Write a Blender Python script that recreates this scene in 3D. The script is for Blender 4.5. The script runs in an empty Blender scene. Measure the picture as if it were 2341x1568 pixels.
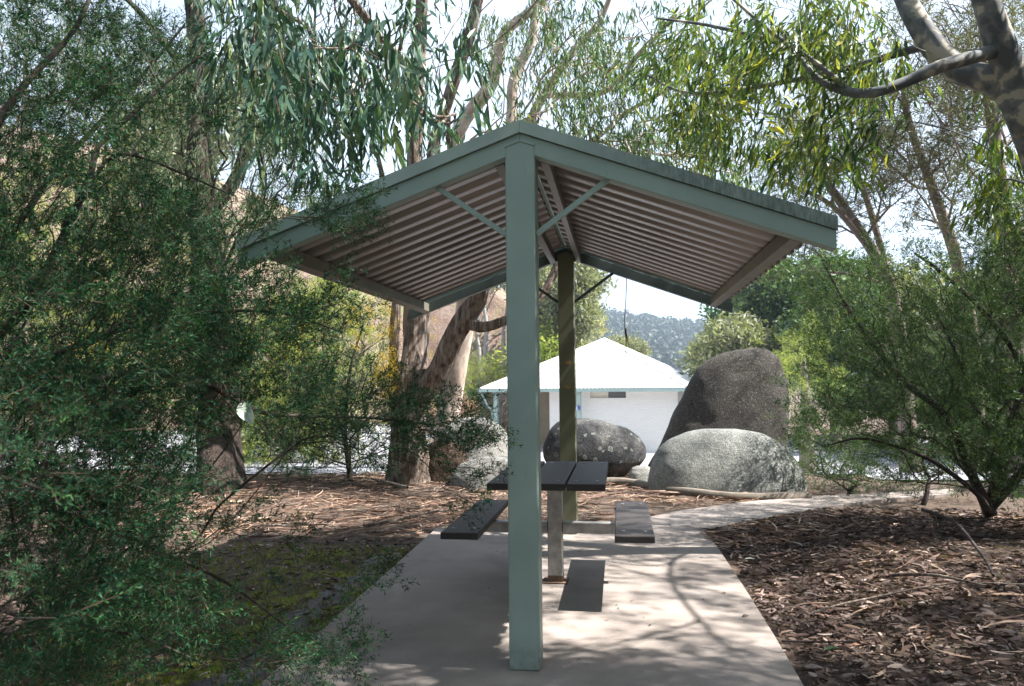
import bpy, math, random
import numpy as np
from mathutils import Vector, noise

random.seed(7)
rng = np.random.default_rng(11)
D = bpy.data
C = bpy.context.scene.collection
scene = bpy.context.scene

# ------------------------------------------------------------------ camera
F, YAW, PITCH, ROLL = 1739.55, math.radians(-7.945), math.radians(2.93), math.radians(0.496)
CAM = np.array([0.461, 0.0, 1.363])
fwd = np.array([math.sin(YAW)*math.cos(PITCH), math.cos(YAW)*math.cos(PITCH), math.sin(PITCH)])
rt0 = np.array([math.cos(YAW), -math.sin(YAW), 0.0])
up0 = np.cross(rt0, fwd)
RT = rt0*math.cos(ROLL) - up0*math.sin(ROLL)
UP = up0*math.cos(ROLL) + rt0*math.sin(ROLL)
cd = D.cameras.new('camera'); cam = D.objects.new('camera', cd); C.objects.link(cam)
cd.sensor_width = 36; cd.lens = F/2341*36; cd.clip_start = 0.05; cd.clip_end = 5000
from mathutils import Matrix
cam.matrix_world = Matrix(((RT[0], UP[0], -fwd[0], CAM[0]), (RT[1], UP[1], -fwd[1], CAM[1]), (RT[2], UP[2], -fwd[2], CAM[2]), (0, 0, 0, 1)))
cd.dof.use_dof = True; cd.dof.focus_distance = 4.6; cd.dof.aperture_fstop = 7.0
scene.camera = cam

# ------------------------------------------------------------------ sky and sun
SUN = Vector((0.772, -0.031, 1.0)).normalized()
w = D.worlds.new('World'); scene.world = w; w.use_nodes = True
nt = w.node_tree; nt.nodes.clear()
sky = nt.nodes.new('ShaderNodeTexSky'); sky.sky_type = 'NISHITA'; sky.sun_disc = False
sky.sun_elevation = math.asin(SUN.z); sky.sun_rotation = math.atan2(SUN.x, SUN.y)
sky.air_density = 1.0; sky.dust_density = 2.5; sky.ozone_density = 1.0
bg = nt.nodes.new('ShaderNodeBackground'); bg.inputs['Strength'].default_value = 0.068
wo = nt.nodes.new('ShaderNodeOutputWorld')
# thin bright high cloud over most of the sky
tc = nt.nodes.new('ShaderNodeTexCoord'); cn = nt.nodes.new('ShaderNodeTexNoise'); cn.inputs['Scale'].default_value = 2.2; cn.inputs['Detail'].default_value = 6
nt.links.new(tc.outputs['Generated'], cn.inputs['Vector'])
cr = nt.nodes.new('ShaderNodeValToRGB'); cr.color_ramp.elements[0].position = .25; cr.color_ramp.elements[0].color = (.35, .35, .35, 1); cr.color_ramp.elements[1].position = .6; cr.color_ramp.elements[1].color = (.95, .95, .95, 1)
nt.links.new(cn.outputs['Fac'], cr.inputs[0])
mx = nt.nodes.new('ShaderNodeMix'); mx.data_type = 'RGBA'; mx.inputs[7].default_value = (4.9, 5.8, 7.2, 1)
nt.links.new(cr.outputs[0], mx.inputs[0]); nt.links.new(sky.outputs[0], mx.inputs[6]); nt.links.new(mx.outputs[2], bg.inputs[0]); nt.links.new(bg.outputs[0], wo.inputs[0])
sd = D.lights.new('sun', 'SUN'); so = D.objects.new('sun', sd); C.objects.link(so)
sd.energy = 5.0; sd.angle = math.radians(0.5); sd.color = (1.0, 0.965, 0.91)
so.rotation_euler = SUN.to_track_quat('Z', 'Y').to_euler(); so.location = (20, 0, 30)
scene.view_settings.view_transform = 'Standard'; scene.view_settings.look = 'None'
scene.view_settings.exposure = 1.9; scene.view_settings.gamma = 1
scene.cycles.max_bounces = 8; scene.cycles.transparent_max_bounces = 4

# ------------------------------------------------------------------ pixel ray helpers (photo measured on a 2341 x 1568 grid)
def ray(px, py):
    px = np.asarray(px, float); py = np.asarray(py, float)
    return fwd + ((px-1170.5)/F)[..., None]*RT - ((py-784)/F)[..., None]*UP
def at(px, py, Y):                       # the point at distance Y along the world's Y axis
    d = ray(px, py); return CAM + d*((np.asarray(Y, float)-CAM[1])/d[..., 1])[..., None]
def gp(px, py, z=0.0):                   # the point where the ground plane z is met
    d = ray(px, py); return CAM + d*((z-CAM[2])/d[..., 2])[..., None]

# ------------------------------------------------------------------ object helpers
def tag(o, label=None, cat=None, group=None, kind=None):
    if label: o['label'] = label
    if cat: o['category'] = cat
    if group: o['group'] = group
    if kind: o['kind'] = kind
    return o
def thing(name, loc, label, cat, group=None):
    o = D.objects.new(name, None); C.objects.link(o); o.location = [float(v) for v in loc]; o.empty_display_size = .1
    return tag(o, label, cat, group)
def link(name, me, m, parent=None, smooth=False):
    if smooth: me.shade_smooth()
    if m: me.materials.append(m)
    o = D.objects.new(name, me); C.objects.link(o)
    if parent:
        o.parent = parent; o.matrix_parent_inverse = Matrix.Translation(parent.location).inverted()
    return o
def quadmesh(name, V, Q, rnd=None):
    me = D.meshes.new(name); V = np.ascontiguousarray(V, np.float32); Q = np.ascontiguousarray(Q, np.int32)
    me.vertices.add(len(V)); me.vertices.foreach_set('co', V.ravel())
    me.loops.add(Q.size); me.loops.foreach_set('vertex_index', Q.ravel())
    me.polygons.add(len(Q)); me.polygons.foreach_set('loop_start', np.arange(0, Q.size, Q.shape[1], dtype=np.int32))
    me.update(calc_edges=True)
    if rnd is not None:
        a = me.attributes.new('rnd', 'FLOAT', 'FACE'); a.data.foreach_set('value', np.ascontiguousarray(rnd, np.float32))
    return me
class MB:
    def __init__(s): s.v = []; s.f = []
    def add(s, v, f):
        n = len(s.v); s.v += [tuple(map(float, p)) for p in v]; s.f += [tuple(n+i for i in q) for q in f]
    def box(s, x0, x1, y0, y1, z0, z1):
        s.add([(x, y, z) for x in (x0, x1) for y in (y0, y1) for z in (z0, z1)],
              [(0, 1, 3, 2), (4, 6, 7, 5), (0, 4, 5, 1), (2, 3, 7, 6), (0, 2, 6, 4), (1, 5, 7, 3)])
    def prism(s, poly, axis, a, b):      # polygon in the other two axes, extruded along axis
        n = len(poly)
        def P(u, v, t): return {'x': (t, u, v), 'y': (u, t, v), 'z': (u, v, t)}[axis]
        s.add([P(u, v, a) for u, v in poly]+[P(u, v, b) for u, v in poly],
              [tuple(range(n)), tuple(range(2*n-1, n-1, -1))]+[(i, n+i, n+(i+1) % n, (i+1) % n) for i in range(n)])
    def bar(s, p, q, wd, h, upv=(0, 0, 1)):
        p = Vector(p); q = Vector(q); d = (q-p).normalized(); u = Vector(upv)
        sv = d.cross(u).normalized(); u = sv.cross(d).normalized()
        c = [sv*(wd/2*a)+u*(h/2*b) for a, b in ((-1, -1), (1, -1), (1, 1), (-1, 1))]
        s.add([p+k for k in c]+[q+k for k in c], [(0, 1, 2, 3), (7, 6, 5, 4)]+[(i, 4+i, 4+(i+1) % 4, (i+1) % 4) for i in range(4)])
    def cyl(s, p, q, r, n=12, r2=None):
        p = Vector(p); q = Vector(q); d = (q-p).normalized(); a = d.orthogonal().normalized(); b = d.cross(a); r2 = r if r2 is None else r2
        s.add([p+(a*math.cos(t)+b*math.sin(t))*r for t in np.linspace(0, 2*math.pi, n, False)]+[q+(a*math.cos(t)+b*math.sin(t))*r2 for t in np.linspace(0, 2*math.pi, n, False)],
              [tuple(range(n))[::-1], tuple(range(n, 2*n))]+[(i, (i+1) % n, n+(i+1) % n, n+i) for i in range(n)])
    def build(s, name, m, parent=None, bevel=0, smooth=False):
        me = D.meshes.new(name); me.from_pydata(s.v, [], s.f)
        import bmesh
        bm = bmesh.new(); bm.from_mesh(me); bmesh.ops.recalc_face_normals(bm, faces=bm.faces)
        if bevel:
            bmesh.ops.bevel(bm, geom=[e for e in bm.edges if e.calc_face_angle(0) > .5], offset=bevel, segments=2, affect='EDGES', profile=.5)
        bm.to_mesh(me); bm.free()
        return link(name, me, m, parent, smooth)

# ------------------------------------------------------------------ materials
def nodes(name, rough=.8, metal=0, spec=.5):
    m = D.materials.new(name); m.use_nodes = True; t = m.node_tree
    b = t.nodes['Principled BSDF']; b.inputs['Roughness'].default_value = rough; b.inputs['Metallic'].default_value = metal
    b.inputs['Specular IOR Level'].default_value = spec
    return m, t, b
def N(t, kind, **kw):
    n = t.nodes.new('ShaderNode'+kind)
    for k, v in kw.items():
        if k in n.inputs: n.inputs[k].default_value = v
        else: setattr(n, k, v)
    return n
def ramp(t, src, stops, interp='LINEAR'):
    r = t.nodes.new('ShaderNodeValToRGB'); r.color_ramp.interpolation = interp
    e = r.color_ramp.elements
    while len(e) < len(stops): e.new(.5)
    for k, (p, c) in enumerate(stops):
        e[k].position = p; e[k].color = (*c, 1) if len(c) == 3 else c
    t.links.new(src, r.inputs[0]); return r.outputs[0]
def mixc(t, fac, a, b, mode='MIX'):
    m = t.nodes.new('ShaderNodeMix'); m.data_type = 'RGBA'; m.blend_type = mode
    for inp, v in ((m.inputs[0], fac), (m.inputs[6], a), (m.inputs[7], b)):
        if isinstance(v, (int, float)): inp.default_value = v
        elif isinstance(v, tuple): inp.default_value = (*v, 1)
        else: t.links.new(v, inp)
    return m.outputs[2]
def coord(t, kind='Object', scale=(1, 1, 1)):
    c = t.nodes.new('ShaderNodeTexCoord'); mp = t.nodes.new('ShaderNodeMapping'); mp.inputs['Scale'].default_value = scale
    t.links.new(c.outputs[kind], mp.inputs[0]); return mp.outputs[0]
def noi(t, vec, scale, detail=4, rough=.6, dist=0):
    n = N(t, 'TexNoise', Scale=scale, Detail=detail, Roughness=rough, Distortion=dist); t.links.new(vec, n.inputs['Vector']); return n.outputs['Fac']
def bump(t, b, h, strength=.3, dist=.01):
    n = N(t, 'Bump', Strength=strength, Distance=dist); t.links.new(h, n.inputs['Height'])
    t.links.new(n.outputs[0], b.inputs['Normal']); return n
def simple(name, c, rough=.7, metal=0, var=.25, scale=6, bmp=0, bscale=40, spec=.5, map=(1, 1, 1)):
    m, t, b = nodes(name, rough, metal, spec); v = coord(t, scale=map)
    n = noi(t, v, scale, 6, .65)
    lo = tuple(x*(1-var) for x in c); hi = tuple(min(1, x*(1+var)) for x in c)
    t.links.new(ramp(t, n, [(.3, lo), (.7, hi)]), b.inputs['Base Color'])
    if bmp: bump(t, b, noi(t, v, bscale, 5), bmp, .01)
    return m
def leafmat(name, cols, trans=.35, rough=.5, twig=(.09, .06, .045), tint=1.0):
    m, t, b = nodes(name, rough, 0, .22)
    a = t.nodes.new('ShaderNodeAttribute'); a.attribute_name = 'rnd'
    n = noi(t, coord(t), 1.3, 3)
    k = len(cols)
    c = ramp(t, a.outputs['Fac'], [((i+.001)/max(1, k-1) if i else 0, cc) for i, cc in enumerate(cols)])
    c = mixc(t, 1.0, c, ramp(t, n, [(.3, (.72, .74, .78)), (.7, (1.2, 1.15, 1.0))]), 'MULTIPLY')
    lt = N(t, 'Math', operation='LESS_THAN'); t.links.new(a.outputs['Fac'], lt.inputs[0]); lt.inputs[1].default_value = -.5
    c2 = mixc(t, lt.outputs[0], c, twig)
    t.links.new(c2, b.inputs['Base Color'])
    tr = t.nodes.new('ShaderNodeBsdfTranslucent')
    t.links.new(mixc(t, 1.0, c2, (1.25*tint, 1.35, .55), 'MULTIPLY'), tr.inputs[0])
    ms = t.nodes.new('ShaderNodeMixShader'); ms.inputs[0].default_value = trans
    t.links.new(b.outputs[0], ms.inputs[1]); t.links.new(tr.outputs[0], ms.inputs[2])
    t.links.new(ms.outputs[0], t.nodes['Material Output'].inputs[0])
    return m

def mat_paint(name, c, grime=False):
    m, t, b = nodes(name, .5, 0, .35); v = coord(t)
    n = noi(t, v, 3, 5); col = ramp(t, n, [(.3, tuple(x*.9 for x in c)), (.7, tuple(x*1.08 for x in c))])
    if grime:
        s = t.nodes.new('ShaderNodeSeparateXYZ'); cc = t.nodes.new('ShaderNodeTexCoord'); t.links.new(cc.outputs['Object'], s.inputs[0])
        mr = N(t, 'MapRange'); t.links.new(s.outputs[0], mr.inputs[0]); mr.inputs[1].default_value = .25; mr.inputs[2].default_value = .7
        st = noi(t, coord(t, scale=(26, 3, 5)), 2.2, 9, .75)
        mm = N(t, 'Math', operation='MULTIPLY'); t.links.new(mr.outputs[0], mm.inputs[0]); t.links.new(ramp(t, st, [(.35, (.12,)*3), (.7, (.95,)*3)]), mm.inputs[1])
        col = mixc(t, mm.outputs[0], col, (.05, .065, .06))
    sz = t.nodes.new('ShaderNodeSeparateXYZ'); t.links.new(coord(t), sz.inputs[0])
    dz = N(t, 'MapRange'); t.links.new(sz.outputs[2], dz.inputs[0]); dz.inputs[1].default_value = .16; dz.inputs[2].default_value = 0.0
    dm = N(t, 'Math', operation='MULTIPLY'); t.links.new(dz.outputs[0], dm.inputs[0]); t.links.new(ramp(t, noi(t, v, 14, 6, .75), [(.35, (.1,)*3), (.65, (.8,)*3)]), dm.inputs[1])
    col = mixc(t, dm.outputs[0], col, (.15, .125, .10))
    sp = noi(t, coord(t, scale=(9, 9, 1.2)), 6, 6, .7)
    col = mixc(t, ramp(t, sp, [(.62, (0,)*3), (.8, (.35,)*3)]), col, (.10, .11, .09))
    t.links.new(col, b.inputs['Base Color']); bump(t, b, noi(t, v, 180, 2), .04, .002)
    return m
GREEN = (.285, .372, .33)
M = {}
M['paint'] = mat_paint('green_paint', GREEN)
M['paint_grime'] = mat_paint('weathered_green_capping', (.30, .385, .345), True)
M['sheet'] = simple('sheet_underside', (.285, .25, .225), .38, .3, .12, 5, map=(1, 6, 1))
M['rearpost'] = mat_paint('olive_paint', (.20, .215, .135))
M['rear_shade'] = mat_paint('shaded_green_paint', (.075, .095, .085))  # green paint darkened to carry the deep shade at the rear
M['purlin'] = simple('purlin_steel', (.17, .16, .125), .45, .2, .2, 4)
M['tape'] = simple('yellow_tape', (.40, .24, .06))
M['galv'] = simple('galvanised_steel', (.32, .31, .29), .45, .35, .35, 14, .05)
M['rust'] = simple('rust', (.12, .075, .05), .9, 0, .4, 20, .2)
def mat_plank():
    m, t, b = nodes('recycled_plastic_plank', .62, 0, .3); v = coord(t, scale=(8, 1, 8))
    n = noi(t, v, 12, 6, .7); c = ramp(t, n, [(.3, (.028, .024, .024)), (.7, (.062, .053, .05))])
    v2 = coord(t); sp = N(t, 'TexVoronoi', Scale=55); t.links.new(v2, sp.inputs['Vector'])
    c = mixc(t, ramp(t, sp.outputs['Distance'], [(.06, (.5,)*3), (.12, (0,)*3)]), c, (.2, .19, .17))
    t.links.new(c, b.inputs['Base Color']); bump(t, b, n, .25, .004); return m
M['plank'] = mat_plank()
def mat_slab():
    m, t, b = nodes('concrete', .85, 0, .3); v = coord(t)
    c = ramp(t, noi(t, v, 1.1, 6, .6), [(.3, (.21, .178, .158)), (.55, (.30, .256, .23)), (.75, (.36, .312, .282))])
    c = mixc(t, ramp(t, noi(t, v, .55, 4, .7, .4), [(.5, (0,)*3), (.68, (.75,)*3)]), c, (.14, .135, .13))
    c = mixc(t, ramp(t, noi(t, v, 5, 7, .7), [(.54, (0,)*3), (.75, (.45,)*3)]), c, (.18, .15, .13))
    c = mixc(t, ramp(t, noi(t, v, 160, 3, .7), [(.56, (0,)*3), (.68, (.7,)*3)]), c, (.14, .12, .11))
    c = mixc(t, ramp(t, noi(t, v, 230, 2, .5), [(.66, (0,)*3), (.72, (.6,)*3)]), c, (.75, .72, .68))
    t.links.new(c, b.inputs['Base Color']); bump(t, b, noi(t, v, 150, 4), .35, .004); return m
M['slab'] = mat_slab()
def mat_ground():
    m, t, b = nodes('mulch_soil', .95, 0, .2); v = coord(t)
    c = ramp(t, noi(t, v, 30, 8, .75), [(.25, (.045, .032, .025)), (.5, (.12, .085, .065)), (.72, (.24, .18, .14))])
    c = mixc(t, ramp(t, noi(t, v, 1.2, 5, .6), [(.45, (0,)*3), (.7, (.5,)*3)]), c, (.13, .11, .09))
    # moss beside the slab
    s = t.nodes.new('ShaderNodeSeparateXYZ'); t.links.new(v, s.inputs[0])
    mx = N(t, 'MapRange'); t.links.new(s.outputs[0], mx.inputs[0]); mx.inputs[1].default_value = -2.4; mx.inputs[2].default_value = -1.5
    my = N(t, 'MapRange'); t.links.new(s.outputs[1], my.inputs[0]); my.inputs[1].default_value = 6.6; my.inputs[2].default_value = 5.8
    mz = N(t, 'MapRange'); t.links.new(s.outputs[0], mz.inputs[0]); mz.inputs[1].default_value = 0.2; mz.inputs[2].default_value = -.3
    a = N(t, 'Math', operation='MULTIPLY'); t.links.new(mx.outputs[0], a.inputs[0]); t.links.new(my.outputs[0], a.inputs[1])
    a2 = N(t, 'Math', operation='MULTIPLY'); t.links.new(a.outputs[0], a2.inputs[0]); t.links.new(mz.outputs[0], a2.inputs[1])
    g = ramp(t, noi(t, v, 3.2, 7, .7), [(.49, (0,)*3), (.57, (1,)*3)])
    a3 = N(t, 'Math', operation='MULTIPLY'); t.links.new(a2.outputs[0], a3.inputs[0]); t.links.new(g, a3.inputs[1])
    moss = ramp(t, noi(t, v, 60, 4), [(.3, (.09, .13, .02)), (.7, (.38, .44, .06))])
    grav = ramp(t, noi(t, v, 70, 4, .8), [(.3, (.09, .088, .09)), (.7, (.34, .33, .34))])
    sx = N(t, 'Math', operation='MULTIPLY_ADD'); t.links.new(noi(t, v, 1.5, 5, .6), sx.inputs[0]); sx.inputs[1].default_value = .5; t.links.new(s.outputs[0], sx.inputs[2])
    sa = N(t, 'Math', operation='ADD'); t.links.new(sx.outputs[0], sa.inputs[0]); sa.inputs[1].default_value = 1.18
    sb = N(t, 'Math', operation='ABSOLUTE'); t.links.new(sa.outputs[0], sb.inputs[0])
    band = ramp(t, sb.outputs[0], [(.07, (1,)*3), (.14, (0,)*3)])
    gm = N(t, 'Math', operation='MULTIPLY'); t.links.new(band, gm.inputs[0]); t.links.new(a2.outputs[0], gm.inputs[1])
    c = mixc(t, a3.outputs[0], c, moss)
    c = mixc(t, gm.outputs[0], c, grav)
    t.links.new(c, b.inputs['Base Color']); bump(t, b, noi(t, v, 45, 8, .8), .9, .03); return m
M['ground'] = mat_ground()
M['asphalt'] = simple('pale_asphalt', (.26, .26, .285), .9, 0, .12, .6, .2, 60)
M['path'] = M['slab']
def mat_rock(name, a, bcol, lich=.0, dark=(.05, .05, .055), sc=1.0, ox=0):
    m, t, b = nodes(name, .9, 0, .25); v = coord(t)
    c = ramp(t, noi(t, v, 2.2*sc, 6, .65), [(.3, a), (.7, bcol)])
    c = mixc(t, ramp(t, noi(t, v, 70, 4, .8), [(.42, (.75,)*3), (.62, (0,)*3)]), c, tuple(x*.4 for x in a))
    c = mixc(t, ramp(t, noi(t, v, 55, 3, .8), [(.58, (0,)*3), (.7, (.6,)*3)]), c, (.55, .54, .5))
    if lich:
        # dark algae with pale round lichen
        dk = ramp(t, noi(t, v, 1.6, 6, .75, .5), [(.34, (0,)*3), (.52, (.95,)*3)])
        c = mixc(t, dk, c, dark)
        vo = N(t, 'TexVoronoi', Scale=8.5, Randomness=1.0); 
        wv = t.nodes.new('ShaderNodeVectorMath'); wv.operation = 'ADD'
        nn = N(t, 'TexNoise', Scale=11.0, Detail=5.0); t.links.new(v, nn.inputs['Vector'])
        sc2 = t.nodes.new('ShaderNodeVectorMath'); sc2.operation = 'SCALE'; sc2.inputs['Scale'].default_value = .11; t.links.new(nn.outputs['Color'], sc2.inputs[0])
        t.links.new(v, wv.inputs[0]); t.links.new(sc2.outputs[0], wv.inputs[1]); t.links.new(wv.outputs[0], vo.inputs['Vector'])
        vd = N(t, 'Math', operation='MULTIPLY_ADD'); t.links.new(noi(t, v, 4.5, 4, .7), vd.inputs[0]); vd.inputs[1].default_value = .9; t.links.new(vo.outputs['Distance'], vd.inputs[2])
        vs = N(t, 'Math', operation='SUBTRACT'); t.links.new(vd.outputs[0], vs.inputs[0]); vs.inputs[1].default_value = .42
        ring = ramp(t, vs.outputs[0], [(.0, (.35,)*3), (.10, (.2,)*3), (.2, (.8,)*3), (.27, (0,)*3)])
        gate = ramp(t, noi(t, v, 1.9, 3, .5), [(.5-lich*.1, (0,)*3), (.56-lich*.1, (1,)*3)])
        mm = N(t, 'Math', operation='MULTIPLY'); t.links.new(ring, mm.inputs[0]); t.links.new(gate, mm.inputs[1])
        c = mixc(t, mm.outputs[0], c, (.30, .325, .285))
    t.links.new(c, b.inputs['Base Color'])
    h = noi(t, v, 22, 9, .78); bump(t, b, h, .8, .05); return m
M['rock_tall'] = mat_rock('brown_granite', (.062, .056, .050), (.125, .110, .096))
M['rock_pale'] = mat_rock('pale_granite', (.13, .14, .135), (.46, .46, .42), .0, sc=1.8)
M['rock_lichen'] = mat_rock('lichen_granite', (.10, .10, .10), (.26, .25, .235), 1.4, dark=(.028, .029, .033))
M['rock_mid'] = mat_rock('grey_granite', (.24, .235, .22), (.42, .41, .37), .0)
M['rock_rusty'] = mat_rock('rusty_granite', (.07, .045, .032), (.13, .08, .05))
M['kerb'] = simple('edging_concrete', (.15, .125, .10), .9, 0, .35, 9, .3, 60)
def mat_bark(name, cols, fib=(10, 10, 1.2), strength=1.0, scale=2.6, dist=.12):
    m, t, b = nodes(name, .9, 0, .2); v = coord(t, scale=fib); v1 = coord(t)
    f = noi(t, v, scale, 8, .7, .6)
    c = ramp(t, f, [(.36, cols[0]), (.5, cols[1]), (.64, cols[2])])
    c = mixc(t, ramp(t, noi(t, v1, 3.5, 5), [(.52, (0,)*3), (.62, (.5,)*3)]), c, cols[2])
    t.links.new(c, b.inputs['Base Color']); bump(t, b, f, strength, dist); return m
M['bark_rough'] = mat_bark('rough_bark', [(.06, .042, .035), (.20, .155, .13), (.40, .34, .30)])
M['bark_dark'] = mat_bark('dark_fibrous_bark', [(.025, .018, .015), (.075, .056, .047), (.14, .105, .088)])
M['bark_smooth'] = mat_bark('smooth_gum_bark', [(.26, .19, .15), (.42, .33, .27), (.56, .48, .42)], (3, 3, 1), .15, 2.0, .02)
M['bark_peel'] = mat_bark('peeling_gum_bark', [(.06, .04, .03), (.27, .20, .16), (.55, .47, .41)], (9, 9, .9), 1.0, 2.4, .12)
def mat_patchy():
    m, t, b = nodes('patchy_grey_gum_bark', .75, 0, .3); v = coord(t)
    c = ramp(t, noi(t, v, 7, 3, .5, .4), [(.42, (.085, .088, .095)), (.47, (.12, .125, .13)), (.56, (.17, .17, .165)), (.6, (.36, .32, .26))])
    t.links.new(c, b.inputs['Base Color']); bump(t, b, noi(t, v, 20, 5), .2, .01); return m
M['bark_patch'] = mat_patchy()
M['bark_twig'] = simple('dark_shrub_bark', (.042, .031, .026), .9, 0, .4, 10)
M['bark_pale'] = simple('pale_gum_bark', (.25, .24, .225), .8, 0, .25, 2)
M['bark_grey'] = simple('grey_brown_bark', (.17, .13, .11), .9, 0, .3, 4)
M['tea'] = leafmat('tea_tree_leaf', [(.006, .038, .022), (.014, .068, .036), (.030, .110, .050), (.10, .22, .08)], .28, .6)
M['tea_r'] = leafmat('shrub_leaf', [(.022, .066, .030), (.052, .122, .052), (.11, .18, .08), (.21, .28, .12)], .35)
M['euc'] = leafmat('gum_leaf', [(.03, .075, .062), (.05, .11, .085), (.085, .15, .105), (.18, .24, .12)], .2, .38, (.16, .10, .07))
M['euc_mid'] = leafmat('gum_leaf_green', [(.04, .085, .04), (.075, .13, .06), (.12, .18, .085), (.24, .26, .10)], .3, .4, (.14, .09, .06))
M['euc_y'] = leafmat('gum_leaf_yellow_green', [(.03, .07, .04), (.07, .115, .05), (.15, .19, .055), (.42, .38, .07)], .5, .35, (.14, .09, .06))
M['fine'] = leafmat('drooping_fine_leaf', [(.06, .11, .065), (.10, .15, .10), (.15, .20, .13), (.22, .25, .15)], .35)
M['sunny'] = leafmat('sunlit_wattle_leaf', [(.12, .17, .045), (.19, .24, .06), (.28, .31, .09), (.38, .38, .13)], .4)
M['olive'] = leafmat('olive_gum_leaf', [(.12, .14, .085), (.18, .20, .125), (.25, .26, .17), (.33, .31, .20)], .3)
M['hillwood'] = leafmat('hill_forest_leaf', [(.02, .032, .026), (.03, .045, .034), (.045, .06, .042), (.06, .075, .05)], .1)
M['casu'] = leafmat('wispy_brown_leaf', [(.10, .085, .06), (.13, .12, .08), (.12, .145, .07), (.17, .17, .10)], .3)
M['yellow'] = leafmat('wattle_blossom', [(.55, .38, .03), (.70, .50, .05), (.80, .60, .10)], .3)
M['litter'] = leafmat('dead_leaf', [(.028, .018, .015), (.085, .052, .045), (.18, .125, .112), (.52, .42, .39)], .08, .7)
M['barkstrip'] = leafmat('shed_bark', [(.07, .038, .027), (.17, .10, .075), (.31, .215, .165), (.50, .40, .33)], .0, .8)
def mat_wall():
    m, t, b = nodes('painted_brick', .8, 0, .3); v = coord(t)
    mp = t.nodes.new('ShaderNodeMapping'); cc = t.nodes.new('ShaderNodeTexCoord'); t.links.new(cc.outputs['Object'], mp.inputs[0]); mp.inputs['Rotation'].default_value = (math.pi/2, 0, 0)
    br = N(t, 'TexBrick', Scale=1.0); br.inputs['Brick Width'].default_value = .24; br.inputs['Row Height'].default_value = .086; br.inputs['Mortar Size'].default_value = .008
    br.inputs['Color1'].default_value = (.74, .72, .67, 1); br.inputs['Color2'].default_value = (.70, .68, .63, 1); br.inputs['Mortar'].default_value = (.62, .6, .55, 1)
    t.links.new(mp.outputs[0], br.inputs['Vector']); t.links.new(br.outputs[0], b.inputs['Base Color'])
    bump(t, b, br.outputs['Fac'], -.25, .01); return m
M['wall'] = mat_wall()
M['tanwall'] = simple('tan_wall', (.30, .25, .17), .8, 0, .1, 2)
M['whiteroof'] = simple('white_roof_sheet', (.78, .78, .77), .5, 0, .04, 1)
M['glass'] = simple('dark_glass', (.10, .10, .095), .2, 0, .1, 2)
M['cream'] = simple('cream_panel', (.55, .52, .44), .5, 0, .1, 2)
M['trim'] = simple('pale_green_trim', (.30, .40, .36), .5, 0, .08, 2)
M['wood'] = simple('brown_sign_board', (.25, .10, .04), .6, 0, .2, 8)
M['blue'] = simple('blue_fitting', (.05, .10, .35), .4, 0, .1, 8)
def mat_bank():
    m, t, b = nodes('cut_earth', .95, 0, .2); v = coord(t)
    c = ramp(t, noi(t, v, .35, 8, .7), [(.3, (.18, .12, .085)), (.5, (.33, .23, .18)), (.7, (.48, .38, .32))])
    c = mixc(t, ramp(t, noi(t, v, .6, 5, .6), [(.5, (0,)*3), (.62, (.6,)*3)]), c, (.28, .27, .14))
    t.links.new(c, b.inputs['Base Color']); bump(t, b, noi(t, v, 1.5, 9, .8), 1, .6); return m
M['bank'] = mat_bank()

# ------------------------------------------------------------------ terrain
def gz(x, y):
    y = np.asarray(y, float); t = np.clip((y-10.6)/15.0, 0, 1); u = np.clip((-np.asarray(x, float)/np.maximum(y, 1)-.19)/.14, 0, 1)
    return -(1.8-1.0*u*u*(3-2*u))*t*t*(3-2*t)
def axis(pts):
    out = []
    for a, b, s in pts: out += list(np.arange(a, b, s))
    out.append(pts[-1][1]); return np.array(out)
SLAB_R = [(4.9, 0), ]
def mound(x, y):
    # planted beds rise a little beside the slab and path
    e = np.clip((x-1.45)/1.0, 0, 1)*np.clip((8.2-y)/1.2, 0, 1)
    return .14*e*e*(3-2*e)
def gh(x, y):
    return gz(x, y)+mound(np.asarray(x, float), np.asarray(y, float))
xs = axis([(-900, -60, 60), (-60, -12, 3), (-12, -6, .3), (-6, 6, .08), (6, 12, .3), (12, 60, 3), (60, 901, 60)])
ys = axis([(-30, 0, 2), (0, 12, .08), (12, 30, .5), (30, 100, 5), (100, 1500, 50)])
X, Y = np.meshgrid(xs, ys); Z = gh(X, Y)
near = (np.abs(X) < 6) & (Y > 0) & (Y < 12)
Z = Z + np.where(near, .018*(np.sin(X*7.1+2*np.sin(Y*3.3))*np.sin(Y*6.3+1.7*np.sin(X*2.9))), 0)
Z = Z - .035
V = np.stack([X, Y, Z], -1).reshape(-1, 3); nx, ny = len(xs), len(ys)
I = np.arange(nx*ny).reshape(ny, nx)
Q = np.stack([I[:-1, :-1], I[:-1, 1:], I[1:, 1:], I[1:, :-1]], -1).reshape(-1, 4)
tag(link('ground', quadmesh('ground', V, Q), M['ground'], smooth=True), kind='structure')

def g2(px, py): p = gp(px, py); return (float(p[0]), float(p[1]))
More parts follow.
